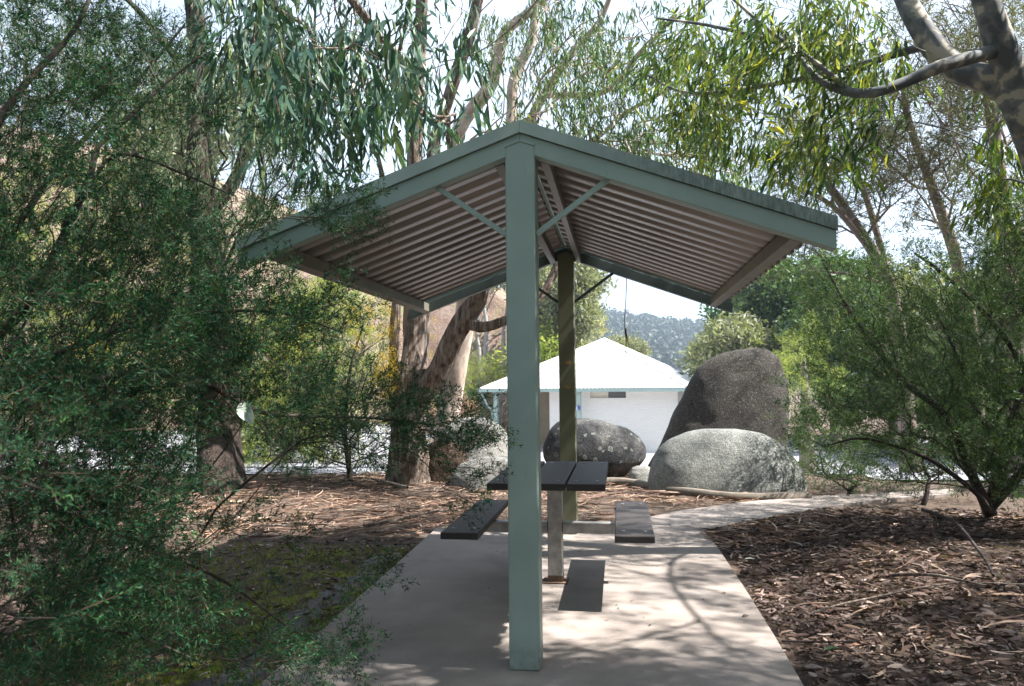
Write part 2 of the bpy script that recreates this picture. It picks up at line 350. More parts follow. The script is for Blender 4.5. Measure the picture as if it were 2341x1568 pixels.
# concrete slab under the shelter with its path leaving to the right
slab = [g2(1000, 1205), g2(860, 1330), g2(720, 1452), g2(590, 1568)]
slab += [(slab[-1][0]-.18, 2.2), (2.3, 2.2), g2(1838, 1568), g2(1770, 1452), g2(1700, 1340), g2(1640, 1250), g2(1608, 1213), g2(1660, 1201)]
slab += [g2(1720, 1190), g2(1800, 1174), g2(1900, 1157), g2(2030, 1140), g2(2180, 1128), g2(2180, 1117), g2(2030, 1126), g2(1850, 1134), g2(1700, 1147), g2(1560, 1166), g2(1470, 1184), g2(1420, 1203), g2(1250, 1202)]
mb = MB(); mb.prism(slab, 'z', -.09, 0.0)
import bmesh
me = D.meshes.new('slab'); me.from_pydata(mb.v, [], mb.f); bm = bmesh.new(); bm.from_mesh(me)
bmesh.ops.recalc_face_normals(bm, faces=bm.faces); bmesh.ops.triangulate(bm, faces=[f for f in bm.faces if len(f.verts) > 4]); bm.to_mesh(me); bm.free()
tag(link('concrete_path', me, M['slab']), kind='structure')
slab_np = np.array(slab)
def inpoly(px, py, poly):
    r = np.zeros(len(px), bool); n = len(poly); j = n-1
    for i in range(n):
        xi, yi = poly[i]; xj, yj = poly[j]
        c = ((yi > py) != (yj > py)) & (px < (xj-xi)*(py-yi)/(yj-yi+1e-12)+xi); r ^= c; j = i
    return r
# pale car park beyond the garden, following the falling ground
def sheet(name, poly, m, dz, st=.5):
    P = np.array(poly); x = np.arange(P[:, 0].min(), P[:, 0].max(), st); y = np.arange(P[:, 1].min(), P[:, 1].max(), st)
    X, Y = np.meshgrid(x, y); I = np.arange(X.size).reshape(X.shape)
    Q = np.stack([I[:-1, :-1], I[:-1, 1:], I[1:, 1:], I[1:, :-1]], -1).reshape(-1, 4)
    c = inpoly(X.ravel()[Q].mean(1), Y.ravel()[Q].mean(1), poly); 
    return tag(link(name, quadmesh(name, np.stack([X, Y, gz(X, Y)+dz], -1).reshape(-1, 3), Q[c]), m, smooth=True), kind='structure')
sheet('car_park', [(-22, 11.6), (-2.3, 11.4), (-1.0, 13.5), (3.2, 13.5), (4.2, 11.0), (22, 10.2), (34, 44), (-26, 40)], M['asphalt'], -.018)

# ------------------------------------------------------------------ hills
def hill():
    px = np.array([-900, 200, 900, 1200, 1390, 1450, 1500, 1560, 1600, 1700, 1900, 2341, 3200]); py = np.array([560, 600, 660, 700, 716, 727, 733, 738, 745, 765, 775, 770, 760])
    xx = np.linspace(-900, 3200, 160); top = at(xx, np.interp(xx, px, py), 620.)
    rows = []
    for k, s in enumerate(np.linspace(0, 1, 40)):
        d = top.copy(); yb = 260.; f = s
        d[:, 1] = yb+(620-yb)*f; d[:, 0] = CAM[0]+(top[:, 0]-CAM[0])*(d[:, 1]/620.)
        base = -2.5; prof = f**1.25
        d[:, 2] = base+(top[:, 2]-base)*prof
        for i in range(len(d)):
            d[i, 2] += 7*noise.noise((d[i, 0]*.012, d[i, 1]*.012, 3))*min(1, 2*s)*(1-s)*2
        rows.append(d)
    b = rows[-1].copy(); b[:, 1] += 300; b[:, 2] = -3; rows.append(b)
    V = np.stack(rows); n, mm = V.shape[:2]; I = np.arange(n*mm).reshape(n, mm)
    Q = np.stack([I[:-1, :-1], I[:-1, 1:], I[1:, 1:], I[1:, :-1]], -1).reshape(-1, 4)
    o = tag(link('hills', quadmesh('hills', V.reshape(-1, 3), Q), simple('hill_ground', (.07, .08, .05), .95), smooth=True), kind='structure')
    return V
HV = hill()

# leafy clumps -----------------------------------------------------------
def rotmats(dirs, roll=None, n=None):
    d = dirs/np.linalg.norm(dirs, axis=1, keepdims=True)
    r = rng.normal(size=d.shape); s = np.cross(d, r); s /= np.linalg.norm(s, axis=1, keepdims=True); u = np.cross(d, s)
    return np.stack([d, s, u], -1)       # columns: local x, y, z
def stamp(protos, pos, mats, scale):
    """Place prototype leaf sprays (verts, quads, rnd) at positions: one big array."""
    Vs, Qs, Rs = [], [], []; off = 0; k = rng.integers(0, len(protos), len(pos))
    for i, (v, q, r) in enumerate(protos):
        w = np.where(k == i)[0]
        if not len(w): continue
        vv = np.einsum('nij,kj->nki', mats[w], v)*scale[w][:, None, None]+pos[w][:, None, :]
        qq = q[None]+(np.arange(len(w))*len(v))[:, None, None]+off
        rr = np.where(r[None] < 0, r[None], np.clip(r[None]+rng.normal(0, .13, (len(w), 1)), 0, 1))
        Vs.append(vv.reshape(-1, 3)); Qs.append(qq.reshape(-1, 4)); Rs.append(rr.ravel()); off += vv.shape[0]*vv.shape[1]
    return np.concatenate(Vs), np.concatenate(Qs), np.concatenate(Rs)
def rhomb(P, d, L, W, nrm):
    s = np.cross(d, nrm); s /= np.linalg.norm(s)+1e-9
    return [P, P+d*L*.45+s*W/2, P+d*L, P+d*L*.45-s*W/2]
def unit(v): return v/(np.linalg.norm(v)+1e-9)
def proto_needle(L=.17, nt=9, tl=.06, nl=9, ll=.0175, lw=.0034, seed=0):
    g = np.random.default_rng(seed); V = []; Q = []; R = []
    def quad(p, r): n = len(V); V.extend(p); Q.append([n, n+1, n+2, n+3]); R.append(r)
    X = np.array([1., 0, 0])
    quad(rhomb(np.zeros(3), X, L, .003, np.array([0, 0, 1.])), -1)
    twigs = [(np.zeros(3), X, L, nl*2)]
    for i in range(nt):
        a = g.uniform(0, 2*math.pi); th = g.uniform(.5, .95); s = .12+.8*i/nt
        d = np.array([math.cos(th), math.sin(th)*math.cos(a), math.sin(th)*math.sin(a)])
        twigs.append((X*L*s, d, tl*(1.2-.6*s)*g.uniform(.7, 1.2), nl)); quad(rhomb(X*L*s, d, tl, .002, g.normal(size=3)), -1)
    for p, d, l, n in twigs:
        for j in range(n):
            t = g.uniform(.15, 1); r = unit(g.normal(size=3)); r = unit(r-d*(r@d)); e = unit(d*g.uniform(.5, 1.3)+r)
            quad(rhomb(p+d*l*t, e, ll*g.uniform(.7, 1.25), lw*g.uniform(.8, 1.3), g.normal(size=3)), g.beta(1.6, 2.4))
    return np.array(V), np.array(Q), np.array(R)
def proto_sickle(n=14, L=.30, ll=.13, lw=.021, seed=0, spread=.09, fold=.0):
    """drooping twig with curved lance leaves; local -x... axis +x is the hanging direction"""
    g = np.random.default_rng(seed+50); V = []; Q = []; R = []
    X = np.array([1., 0, 0])
    k = len(V); V.extend(rhomb(np.zeros(3), X, L, .004, np.array([0, 0, 1.]))); Q.append([0, 1, 2, 3]); R.append(-1)
    for i in range(n):
        t = g.uniform(0, 1); off = g.normal(size=3)*spread*np.array([.1, 1, 1])*(.4+.6*t); p = X*L*t*.9+off*.5
        d = unit(X*g.uniform(.8, 1.6)+g.normal(size=3)*.33); s = unit(np.cross(d, g.normal(size=3))); b = np.cross(s, d)
        l = ll*g.uniform(.6, 1.2); wd = lw*g.uniform(.7, 1.2)*.5; cv = g.uniform(-.18, .18)*l; cb = g.uniform(-.12, .12)*l; rr = g.beta(1.7, 2.2)
        k = len(V); rows = []
        for u, ww in ((0, .12), (.3, .95), (.62, .85), (1, .08)):
            c = p+d*l*u+s*cv*(4*u*(1-u))*.8+b*cb*(4*u*(1-u)); V.append(c+s*wd*ww); V.append(c-s*wd*ww)
        for r_ in range(3): a = k+2*r_; Q.append([a, a+1, a+3, a+2]); R.append(rr)
    return np.array(V), np.array(Q), np.array(R)
def proto_clump(n=60, rad=.5, ll=.12, lw=.05, seed=0, down=.5):
    g = np.random.default_rng(seed+90); V = []; Q = []; R = []
    for i in range(n):
        p = unit(g.normal(size=3))*rad*g.uniform(.1, 1)**.6*np.array([1, 1, .8]); d = unit(g.normal(size=3)+np.array([down, 0, 0])*2)
        k = len(V); V.extend(rhomb(p, d, ll*g.uniform(.6, 1.3), lw*g.uniform(.7, 1.3), g.normal(size=3))); Q.append([k, k+1, k+2, k+3]); R.append(g.beta(1.7, 2.2))
    return np.array(V), np.array(Q), np.array(R)
P_tea = [proto_needle(seed=i) for i in range(8)]
P_teafar = [proto_needle(L=.26, nt=9, tl=.10, nl=7, ll=.026, lw=.0065, seed=20+i) for i in range(6)]
P_euc = [proto_sickle(seed=i) for i in range(7)]
P_eucm = [proto_sickle(n=20, L=.36, ll=.115, lw=.019, seed=10+i, spread=.12) for i in range(6)]
P_eucfar = [proto_sickle(n=26, L=.7, ll=.22, lw=.05, seed=30+i, spread=.3) for i in range(5)]
P_fine = [proto_sickle(n=26, L=.45, ll=.10, lw=.010, seed=20+i, spread=.10) for i in range(6)]
P_clump = [proto_clump(seed=i) for i in range(5)]
P_casu = [proto_needle(L=.7, nt=9, tl=.3, nl=8, ll=.11, lw=.012, seed=60+i) for i in range(5)]
P_far = [proto_clump(n=110, rad=1.0, ll=.38, lw=.15, seed=10+i) for i in range(5)]

# ------------------------------------------------------------------ woody growth
class Tree:
    def __init__(s, cap=60000):
        s.P = np.zeros((cap, 3)); s.par = np.full(cap, -1); s.pl = np.zeros(cap); s.rmin = np.zeros(cap); s.n = 0; s.ends = []
    def node(s, p, par, r=0):
        i = s.n; s.P[i] = p; s.par[i] = par; s.pl[i] = 0 if par < 0 else s.pl[par]+np.linalg.norm(s.P[i]-s.P[par]); s.rmin[i] = r; s.n += 1; return i
    def limb(s, pts, radii, step=.12, wob=.0, attach=True):
        pts = np.array(pts, float); radii = np.array(radii, float)
        # Catmull-Rom through the given points
        E = np.vstack([2*pts[0]-pts[1], pts, 2*pts[-1]-pts[-2]]); par = -1
        if s.n and attach: par = int(np.argmin(np.linalg.norm(s.P[:s.n]-pts[0], axis=1)))
        ph = rng.uniform(0, 9, 3)
        for i in range(len(pts)-1):
            p0, p1, p2, p3 = E[i:i+4]; m = max(2, int(np.linalg.norm(p2-p1)/step))
            for k in range(m+(i == len(pts)-2)):
                t = k/m; q = .5*((2*p1)+(-p0+p2)*t+(2*p0-5*p1+4*p2-p3)*t*t+(-p0+3*p1-3*p2+p3)*t**3)
                q = q+wob*np.sin(ph+(i+t)*np.array([2.3, 2.9, 1.9]))
                par = s.node(q, par, radii[i]*(1-t)+radii[i+1]*t)
        return par
    def grow(s, targets, k=.45, seg=.12, wob=.02, curve=.35, order=True):
        T = np.array(targets)
        if order: T = T[np.argsort(np.linalg.norm(T-s.P[0], axis=1))]
        for t in T:
            c = np.linalg.norm(s.P[:s.n]-t, axis=1)+k*s.pl[:s.n]; j = int(np.argmin(c)); a = s.P[j]; L = np.linalg.norm(t-a)
            if L < 1e-3: continue
            pj = s.par[j]; dd = unit(a-s.P[pj]) if pj >= 0 else np.array([0, 0, 1.])
            ctl = a+dd*L*curve; m = max(1, int(L/seg)); par = j; wv = rng.normal(0, wob, 3)
            for q in range(1, m+1):
                u = q/m; par = s.node((1-u)**2*a+2*u*(1-u)*ctl+u*u*t+wv*math.sin(math.pi*u)*min(1, L*3), par)
            s.ends.append(par)
    def radii(s, tip=.002, e=2.3):
        r = np.zeros(s.n); acc = np.zeros(s.n)
        for i in range(s.n-1, -1, -1):
            rr = max(tip, acc[i]**(1/e)) if acc[i] > 0 else tip
            r[i] = max(rr, s.rmin[i]) if s.rmin[i] > 0 else rr
            if s.par[i] >= 0: 
                if s.rmin[i] == 0: acc[s.par[i]] += r[i]**e
                elif s.rmin[s.par[i]] == 0: acc[s.par[i]] += r[i]**e
        s.r = r; return r
    def wood(s, name, m, parent, rskip=0.0, rough=.0, flare=0.):
        r = s.r; ch = [[] for _ in range(s.n)]
        for i in range(1, s.n):
            if s.par[i] >= 0: ch[s.par[i]].append(i)
        starts = [(0, -1)] + [(i, -1) for i in range(1, s.n) if s.par[i] < 0]; Vs = []; Qs = []; off = 0
        while starts:
            i, p = starts.pop(); chain = ([p] if p >= 0 else [])+[i]; 
            while ch[i]:
                c = sorted(ch[i], key=lambda q: -r[q]); starts += [(q, i) for q in c[1:]]; i = c[0]; chain.append(i)
            rad = r[chain].copy()
            if p >= 0: rad[0] = min(rad[0], rad[1]*1.25)
            keep = rad >= rskip
            if keep.sum() < 2: continue
            last = np.where(keep)[0][-1]+1; chain = chain[:last]; rad = rad[:last]
            if len(chain) < 2: continue
            P = s.P[chain]; R0 = rad.max(); ns = 4 if R0 < .006 else 6 if R0 < .02 else 9 if R0 < .05 else 24
            Tn = np.gradient(P, axis=0); Tn /= np.linalg.norm(Tn, axis=1, keepdims=True)+1e-9
            a = unit(np.cross(Tn[0], [.3, .5, .8])); ang = np.linspace(0, 2*math.pi, ns, False); rings = []
            for q in range(len(P)):
                a = unit(a-Tn[q]*(a@Tn[q])); b = np.cross(Tn[q], a); rr = np.full(ns, rad[q])
                if ns == 24:
                    fl = 1+flare*math.exp(-max(0, P[q, 2]-s.P[0, 2])/.22) if p < 0 else 1
                    for z in range(ns):
                        o = np.array([math.cos(ang[z]), math.sin(ang[z])]); 
                        rr[z] *= fl*(1+rough*noise.noise((o[0]*2.2, o[1]*2.2, P[q, 2]*1.3+P[0, 0]))+rough*.5*noise.noise((o[0]*5, o[1]*5, P[q, 2]*2.5))+(fl-1)*.6*noise.noise((o[0]*2.5+9, o[1]*2.5, 0)))
                rings.append(P[q]+(np.cos(ang)*rr)[:, None]*a+(np.sin(ang)*rr)[:, None]*b)
            Vs.append(np.concatenate(rings)); n = len(P); I = (np.arange(n*ns)+off).reshape(n, ns); J = np.roll(I, -1, 1)
            Qs.append(np.stack([I[:-1], J[:-1], J[1:], I[1:]], -1).reshape(-1, 4)); off += n*ns
        return link(name, quadmesh(name, np.concatenate(Vs), np.concatenate(Qs)), m, parent, True)
    def enddirs(s):
        e = np.array(s.ends); p = s.par[e]; p2 = np.where(s.par[p] >= 0, s.par[p], p); return s.P[e], s.P[e]-s.P[p2]+1e-6

def cloud(specs):
    """specs: (px, py, rx, ry, Y0, Y1, n) ellipses seen in the photo, filled between two depths"""
    out = []
    for px, py, rx, ry, y0, y1, n in specs:
        a = rng.uniform(0, 2*math.pi, n); q = np.sqrt(rng.uniform(0, 1, n)); out.append(at(px+rx*q*np.cos(a), py+ry*q*np.sin(a), rng.uniform(y0, y1, n)))
    return np.concatenate(out)
def crown(name, protos, pos, dirs, m, parent, sc=(.8, 1.25), hang=0., rep=1, jit=.05, spread=.5):
    pos = np.repeat(pos, rep, 0); dirs = np.repeat(dirs, rep, 0); n = len(pos)
    dirs = dirs/np.linalg.norm(dirs, axis=1, keepdims=True)
    dirs = dirs*(1-hang)+np.array([0, 0, -1.])*hang+rng.normal(0, spread, dirs.shape)*(1-.55*hang)
    pos = pos+rng.normal(0, jit, pos.shape)
    V, Q, R = stamp(protos, pos, rotmats(dirs), rng.uniform(sc[0], sc[1], n))
    return link(name, quadmesh(name, V, Q, R), m, parent)

# ================================================================== picnic shelter
SL = .364; AZ = 2.643; HW = 1.467; YA, YB = 3.64, 6.97
sh = thing('picnic_shelter', (0, 5.3, 0), 'open gable picnic shelter of green painted steel on two square posts', 'shelter')
PW = .0735
def rafter_poly(top, h, xw, side):       # profile in (x, z), one slope
    s = side
    return [(0, top), (s*xw, top-SL*xw), (s*xw, top-SL*xw-h), (0, top-h)]
for side in (1, -1):
    mb = MB(); p = [(0.0006*side, AZ), (side*HW, AZ-SL*HW), (side*HW, AZ-SL*HW-.062), (0.0006*side, AZ-.062)]
    mb.prism(p, 'y', YA-.014, YA+.03)
    mb.prism([(0.0006*side, AZ), (side*HW, AZ-SL*HW), (side*HW, AZ-SL*HW-.008), (0.0006*side, AZ-.008)], 'y', YA+.031, YA+.16)
    mb.build('barge_capping', M['paint_grime'], sh)
for yy, m in ((YA, M['paint']), (6.88, M['rear_shade'])):
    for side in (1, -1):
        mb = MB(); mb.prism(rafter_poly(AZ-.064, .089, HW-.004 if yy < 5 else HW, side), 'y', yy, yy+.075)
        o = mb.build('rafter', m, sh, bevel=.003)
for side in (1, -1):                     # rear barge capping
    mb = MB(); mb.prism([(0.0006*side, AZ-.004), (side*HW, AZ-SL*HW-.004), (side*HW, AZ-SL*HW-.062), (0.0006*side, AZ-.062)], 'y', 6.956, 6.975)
    mb.build('barge_capping', M['rear_shade'], sh)
# posts with mitred heads
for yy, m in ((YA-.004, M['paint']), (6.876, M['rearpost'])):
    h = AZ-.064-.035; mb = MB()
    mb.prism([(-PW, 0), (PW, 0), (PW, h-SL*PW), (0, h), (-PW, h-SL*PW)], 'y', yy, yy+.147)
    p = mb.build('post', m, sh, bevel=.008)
    if yy < 5:
        for s in (-1, 1):
            mb = MB(); mb.bar((s*PW, yy-.001, h-SL*PW), (0, yy-.001, h), .006, .012); mb.build('weld_bead', M['paint'], p)
    else:
        for z in (1.52, 1.30):
            q = MB(); q.box(-.02, .03, yy-.004, yy-.0005, z, z+.022); q.build('yellow_tape', M['tape'], p)
# diagonal braces
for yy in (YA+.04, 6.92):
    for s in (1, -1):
        mb = MB(); mb.bar((s*PW, yy, 2.085), (s*.43, yy, AZ-.064-.089-SL*.43+.01), .025, .025, (0, 1, 0)); mb.build('brace', M['paint' if yy < 5 else 'rear_shade'], sh)
# purlins
zt = lambda x: AZ-.064-SL*abs(x)-.006
for x, wd in ((1.30, .05), (-1.30, .05), (.115, .045), (-.115, .045)):
    s = 1 if x > 0 else -1; a, b = abs(x)-wd/2, abs(x)+wd/2; mb = MB()
    mb.prism([(s*a, zt(a)-.012), (s*b, zt(b)-.012), (s*b, zt(b)-.085), (s*a, zt(a)-.085)], 'y', YA+.078, 6.878)
    mb.build('purlin', M['purlin'], sh, bevel=.002)
# ribbed roof sheets, one per slope
def sheetmesh(side):
    prof = []; y = YA+.082; ye = 6.80
    while y < ye:
        for dy, dz in ((0, 0), (.118, 0), (.128, .036), (.176, .036), (.186, 0)):
            if y+dy <= ye and (dy or not prof): prof.append((y+dy, dz))
        y += .186
    xe = HW-.05; X = np.linspace(0.02, xe, 9); V = []; n = len(prof)
    for th in (0, .002):
        for x in X:
            for (yy, dz) in prof: V.append((side*x, yy, AZ-.064-SL*x+dz-.002+th-.008))
    I = np.arange(2*9*n).reshape(2, 9, n)
    Q = [np.stack([I[k, :-1, :-1], I[k, :-1, 1:], I[k, 1:, 1:], I[k, 1:, :-1]], -1).reshape(-1, 4) for k in (0, 1)]
    Q.append(np.stack([I[0, -1, :-1], I[0, -1, 1:], I[1, -1, 1:], I[1, -1, :-1]], -1))
    return quadmesh('roof_sheet', np.array(V), np.concatenate(Q))
for s in (1, -1): link('roof_sheet', sheetmesh(s), M['sheet'], sh)
mb = MB()
for s in (1, -1): mb.prism([(s*.001, AZ-.034), (s*.24, AZ-.034-SL*.24), (s*.24, AZ-.040-SL*.24), (s*.001, AZ-.040)], 'y', YA+.05, 6.94)
mb.build('ridge_capping', M['paint'], sh)

# ================================================================== picnic table
tb = thing('picnic_table', (0, 5.27, 0), 'picnic table of dark brown planks on a galvanised steel pedestal under the shelter', 'table')
def plank(x0, x1, z, par, name):
    mb = MB(); mb.box(x0, x1, 4.587, 5.902, z-.042, z); o = mb.build(name, M['plank'], par, bevel=.006)
    for yy in (4.727, 5.762):
        for s in (-1, 1):
            b = MB(); xx = (x0+x1)/2+s*(x1-x0)*.28; b.cyl((xx, yy, z-.002), (xx, yy, z+.004), .011, 10); b.build('bolt_head', M['galv'], o)
for i in range(3): plank(-.343+i*.243, -.343+i*.243+.23, .75, tb, 'tabletop_plank')
plank(.423, .658, .45, tb, 'seat'); plank(-.632, -.397, .45, tb, 'seat')
mb = MB(); mb.box(-.035, .065, 5.22, 5.32, .008, .705); ped = mb.build('pedestal', M['galv'], tb, bevel=.006)
mb = MB(); mb.box(-.0365, .0665, 5.2185, 5.3215, .012, .05); mb.build('rust_band', M['rust'], ped)
mb = MB(); mb.box(-.07, .10, 5.19, 5.35, .0, .008); mb.build('base_plate', M['rust'], tb)
for a, b_ in ((-.60, -.038), (.068, .63)):
    mb = MB(); mb.box(a, b_, 5.225, 5.30, .333, .405); mb.build('seat_arm', M['galv'], tb, bevel=.004)
for a, b_, c, d_ in ((-.32, .36, 5.0, 5.05), (-.32, .36, 5.46, 5.51), (-.02, .05, 5.052, 5.458)):
    mb = MB(); mb.box(a, b_, c, d_, .664, .704); mb.build('top_bearer', M['galv'], tb)
for a, b_ in ((-.60, -.43), (.45, .63)):
    mb = MB(); mb.box(a, b_, 5.0, 5.5, .4055, .4075); mb.build('seat_bracket', M['galv'], tb)

# ================================================================== boulders
def boulder(name, prof, Y, thick, m, label, seed=0, yo=0., amp=.03, lean=0):
    """prof: silhouette rows (py, left px, right px) read at distance Y; depth is its own, from real thickness"""
    P = []
    for py, xl, xr in prof:
        a = at(xl, py, Y); b = at(xr, py, Y); P.append((a[2], a[0], b[0]))
    P = np.array(P); z0, z1 = P[-1, 0], P[0, 0]; H = z1-z0
    zz = z0+H*np.sin(np.linspace(0, 1, 60)*math.pi/2); zz = zz[::-1]
    xl = np.interp(zz, P[::-1, 0], P[::-1, 1]); xr = np.interp(zz, P[::-1, 0], P[::-1, 2])
    for _ in range(6):
        xl[1:-1] = (xl[:-2]+2*xl[1:-1]+xl[2:])/4; xr[1:-1] = (xr[:-2]+2*xr[1:-1]+xr[2:])/4
    V = []; ns = 72; wmax = (xr-xl).max()
    for i, z in enumerate(zz):
        c = (xl[i]+xr[i])/2; hw = (xr[i]-xl[i])/2; t = (z-z0)/H
        hd = thick/2*min(1, (hw/(wmax/2))**.8)*(1-.25*t)
        if i < 4: f = (i/4)**.5; hw *= f if i else .02; hd *= f if i else .02
        for k in range(ns):
            a = 2*math.pi*k/ns; ca, sa = math.cos(a), math.sin(a); e = .85
            x = c+hw*math.copysign(abs(ca)**e, ca); y = Y+yo+lean*t+hd*math.copysign(abs(sa)**e, sa)
            s = seed*7.3; nz = noise.noise((x*1.4+s, y*1.4, z*1.4))*1.0+noise.noise((x*3.3+s, y*3.3, z*3.3))*.45+noise.noise((x*8+s, y*8, z*8))*.16+noise.noise((x*22+s, y*22, z*22))*.06
            g = amp*nz*(1 if i else 0)
            V.append((x+ca*g, y+sa*g, z+g*.6))
    n = len(zz); I = np.arange(n*ns).reshape(n, ns); J = np.roll(I, -1, 1)
    Q = np.stack([I[:-1], I[1:], J[1:], J[:-1]], -1).reshape(-1, 4)
    me = D.meshes.new(name); me.from_pydata(V, [], [tuple(map(int, q)) for q in Q]+[tuple(range(ns))[::-1]]); 
    o = link(name, me, m, None, True); tag(o, label, 'boulder', 'granite boulders behind the edging'); return o
boulder('standing_boulder', [(795, 1700, 1735), (800, 1672, 1757), (812, 1638, 1777), (830, 1610, 1788), (870, 1577, 1800), (920, 1552, 1805), (980, 1527, 1804), (1030, 1502, 1801), (1062, 1480, 1799), (1100, 1465, 1797)], 11.6, 1.0, M['rock_tall'], 'tall upright brown granite boulder leaning to a rounded top, the tallest stone', 1, amp=.035)
boulder('boulder', [(980, 1610, 1680), (988, 1570, 1740), (1005, 1528, 1775), (1030, 1506, 1805), (1060, 1490, 1828), (1095, 1478, 1840), (1140, 1475, 1842)], 10.05, 1.15, M['rock_pale'], 'broad pale grey dome boulder in front of the tall upright stone', 2, amp=.03)
boulder('boulder', [(958, 1305, 1345), (963, 1278, 1395), (976, 1262, 1432), (995, 1249, 1461), (1020, 1240, 1477), (1045, 1242, 1476), (1065, 1256, 1460), (1080, 1280, 1435), (1095, 1300, 1415)], 11.2, 1.0, M['rock_lichen'], 'dark rounded boulder spotted with pale round lichen behind the table', 3, amp=.025)
boulder('boulder', [(955, 1055, 1105), (960, 1040, 1125), (975, 1018, 1148), (1000, 1000, 1164), (1040, 985, 1178), (1070, 975, 1185), (1100, 970, 1190)], 11.6, 1.1, M['rock_mid'], 'pale grey boulder left of the near shelter post', 4)
boulder('boulder', [(1044, 1110, 1180), (1050, 1078, 1210), (1062, 1050, 1228), (1085, 1030, 1236), (1110, 1028, 1238)], 10.1, .75, M['rock_mid'], 'low flat grey boulder in front of the grey boulder left of the post', 5, amp=.02)
boulder('boulder', [(1066, 1455, 1480), (1070, 1445, 1490), (1080, 1438, 1496), (1098, 1436, 1498)], 10.6, .4, M['rock_mid'], 'small low stone in the gap between the dark and the dome boulder', 6, amp=.01)
boulder('boulder', [(1005, 1005, 1030), (1012, 985, 1048), (1030, 970, 1062), (1060, 965, 1070), (1095, 965, 1072)], 10.6, .6, M['rock_rusty'], 'rusty brown boulder beside the trunk of the forked gum tree', 7, amp=.02)
# low curved edging in front of the boulders
kp = [gp(x, y) for x, y in ((1180, 1112), (1300, 1105), (1395, 1102), (1450, 1107), (1520, 1120), (1600, 1130), (1680, 1137), (1760, 1139), (1850, 1137))]
kt = Tree(); kt.limb(kp, [1]*len(kp), .12); K = kt.P[:kt.n, :2]; T_ = np.gradient(K, axis=0); T_ /= np.linalg.norm(T_, axis=1, keepdims=True); Nn = np.stack([-T_[:, 1], T_[:, 0]], 1)
V = []
for i in range(len(K)):
    h = .055+.004*math.sin(i*.7)
    for s, z in ((-1, -.05), (-1, h), (1, h), (1, -.05)): V.append((*(K[i]+Nn[i]*s*.06), z))
I = np.arange(len(V)).reshape(-1, 4); J = np.roll(I, -1, 1)
o = link('garden_edging', quadmesh('garden_edging', np.array(V), np.stack([I[:-1], J[:-1], J[1:], I[1:]], -1).reshape(-1, 4)), M['kerb'])
tag(o, 'low curved concrete edging along the foot of the boulders', 'edging')

# ================================================================== amenities block
def hz(v): return np.array([v[0], v[1], 0.])/np.hypot(v[0], v[1])
fh, rh = hz(fwd), hz(rt0); TH = math.radians(20); S = 9.9
Rc = at(1576, 886, 33.5); zE = Rc[2]
ux = rh*math.cos(TH)-fh*math.sin(TH)     # along the front eave, towards the right
uy = fh*math.cos(TH)+rh*math.sin(TH)     # away from the viewer
# length of the front eave so that its left end falls where the photo has it
lo, hi = 5., 18.
for _ in range(40):
    mid = (lo+hi)/2; q = Rc-ux*mid-CAM; px = 1170.5+F*(q@RT)/(q@fwd)
    if px > 1098: lo = mid
    else: hi = mid
S1 = mid; S2 = 10.0; zg = float(gz(0, 34))-.02; peak = Rc-ux*S1/2+uy*S2/2
q = ray(1381, 774); zP = CAM[2]+q[2]/(q@fwd)*((peak-CAM)@fwd)
bl = thing('amenities_block', (float(peak[0]), float(peak[1]), zg), 'white painted brick amenities block with a white pyramid metal roof beyond the boulders', 'building')
def W(a, b, z): p = Rc-ux*a+uy*b; return (p[0], p[1], z)   # a leftwards along the front, b backwards
def bbox(mb, a0, a1, b0, b1, z0, z1):
    mb.add([W(a, b, z) for a in (a0, a1) for b in (b0, b1) for z in (z0, z1)], [(0, 1, 3, 2), (4, 6, 7, 5), (0, 4, 5, 1), (2, 3, 7, 6), (0, 2, 6, 4), (1, 5, 7, 3)])
# ribbed pyramid roof
corn = [W(0, 0, zE), W(S1, 0, zE), W(S1, S2, zE), W(0, S2, zE)]; pk = np.array([peak[0], peak[1], zP]); V = []; Fq = []
for i in range(4):
    a, b = np.array(corn[i]), np.array(corn[(i+1) % 4]); n = 110; k = len(V); nrm = unit(np.cross(b-a, pk-a)); nrm *= np.sign(nrm[2])
    for j in range(n+1):
        t = j/n; e = a+(b-a)*t; h = .018 if j % 2 else 0; tt = min(t, 1-t)*2; mid_ = (a+b)/2; top = e+(pk-mid_)*tt
        V += [e+nrm*h, top+nrm*h]
    for j in range(n): Fq.append((k+2*j, k+2*j+2, k+2*j+3, k+2*j+1))
mb = MB(); mb.v = [tuple(map(float, p)) for p in V]; mb.f = Fq; rf = mb.build('roof', M['whiteroof'], bl)
for c in corn:
    mb = MB(); mb.bar(np.array(c)+[0, 0, .03], pk+[0, 0, .03], .16, .03); mb.build('hip_capping', M['whiteroof'], rf)

for (a0, a1, b0, b1) in ((-.1, S1+.1, -.1, .03), (-.1, S1+.1, S2-.03, S2+.1), (-.1, .03, .03, S2-.03), (S1-.03, S1+.1, .03, S2-.03)):
    mb = MB(); bbox(mb, a0, a1, b0, b1, zE-.16, zE-.02); mb.build('gutter', M['trim'], bl)
mb = MB(); bbox(mb, .1, S1-.1, .1, S2-.1, zE-.12, zE-.09); mb.build('soffit', M['cream'], bl)
wl = S1-3.2
mb = MB(); zt_ = zE-.125
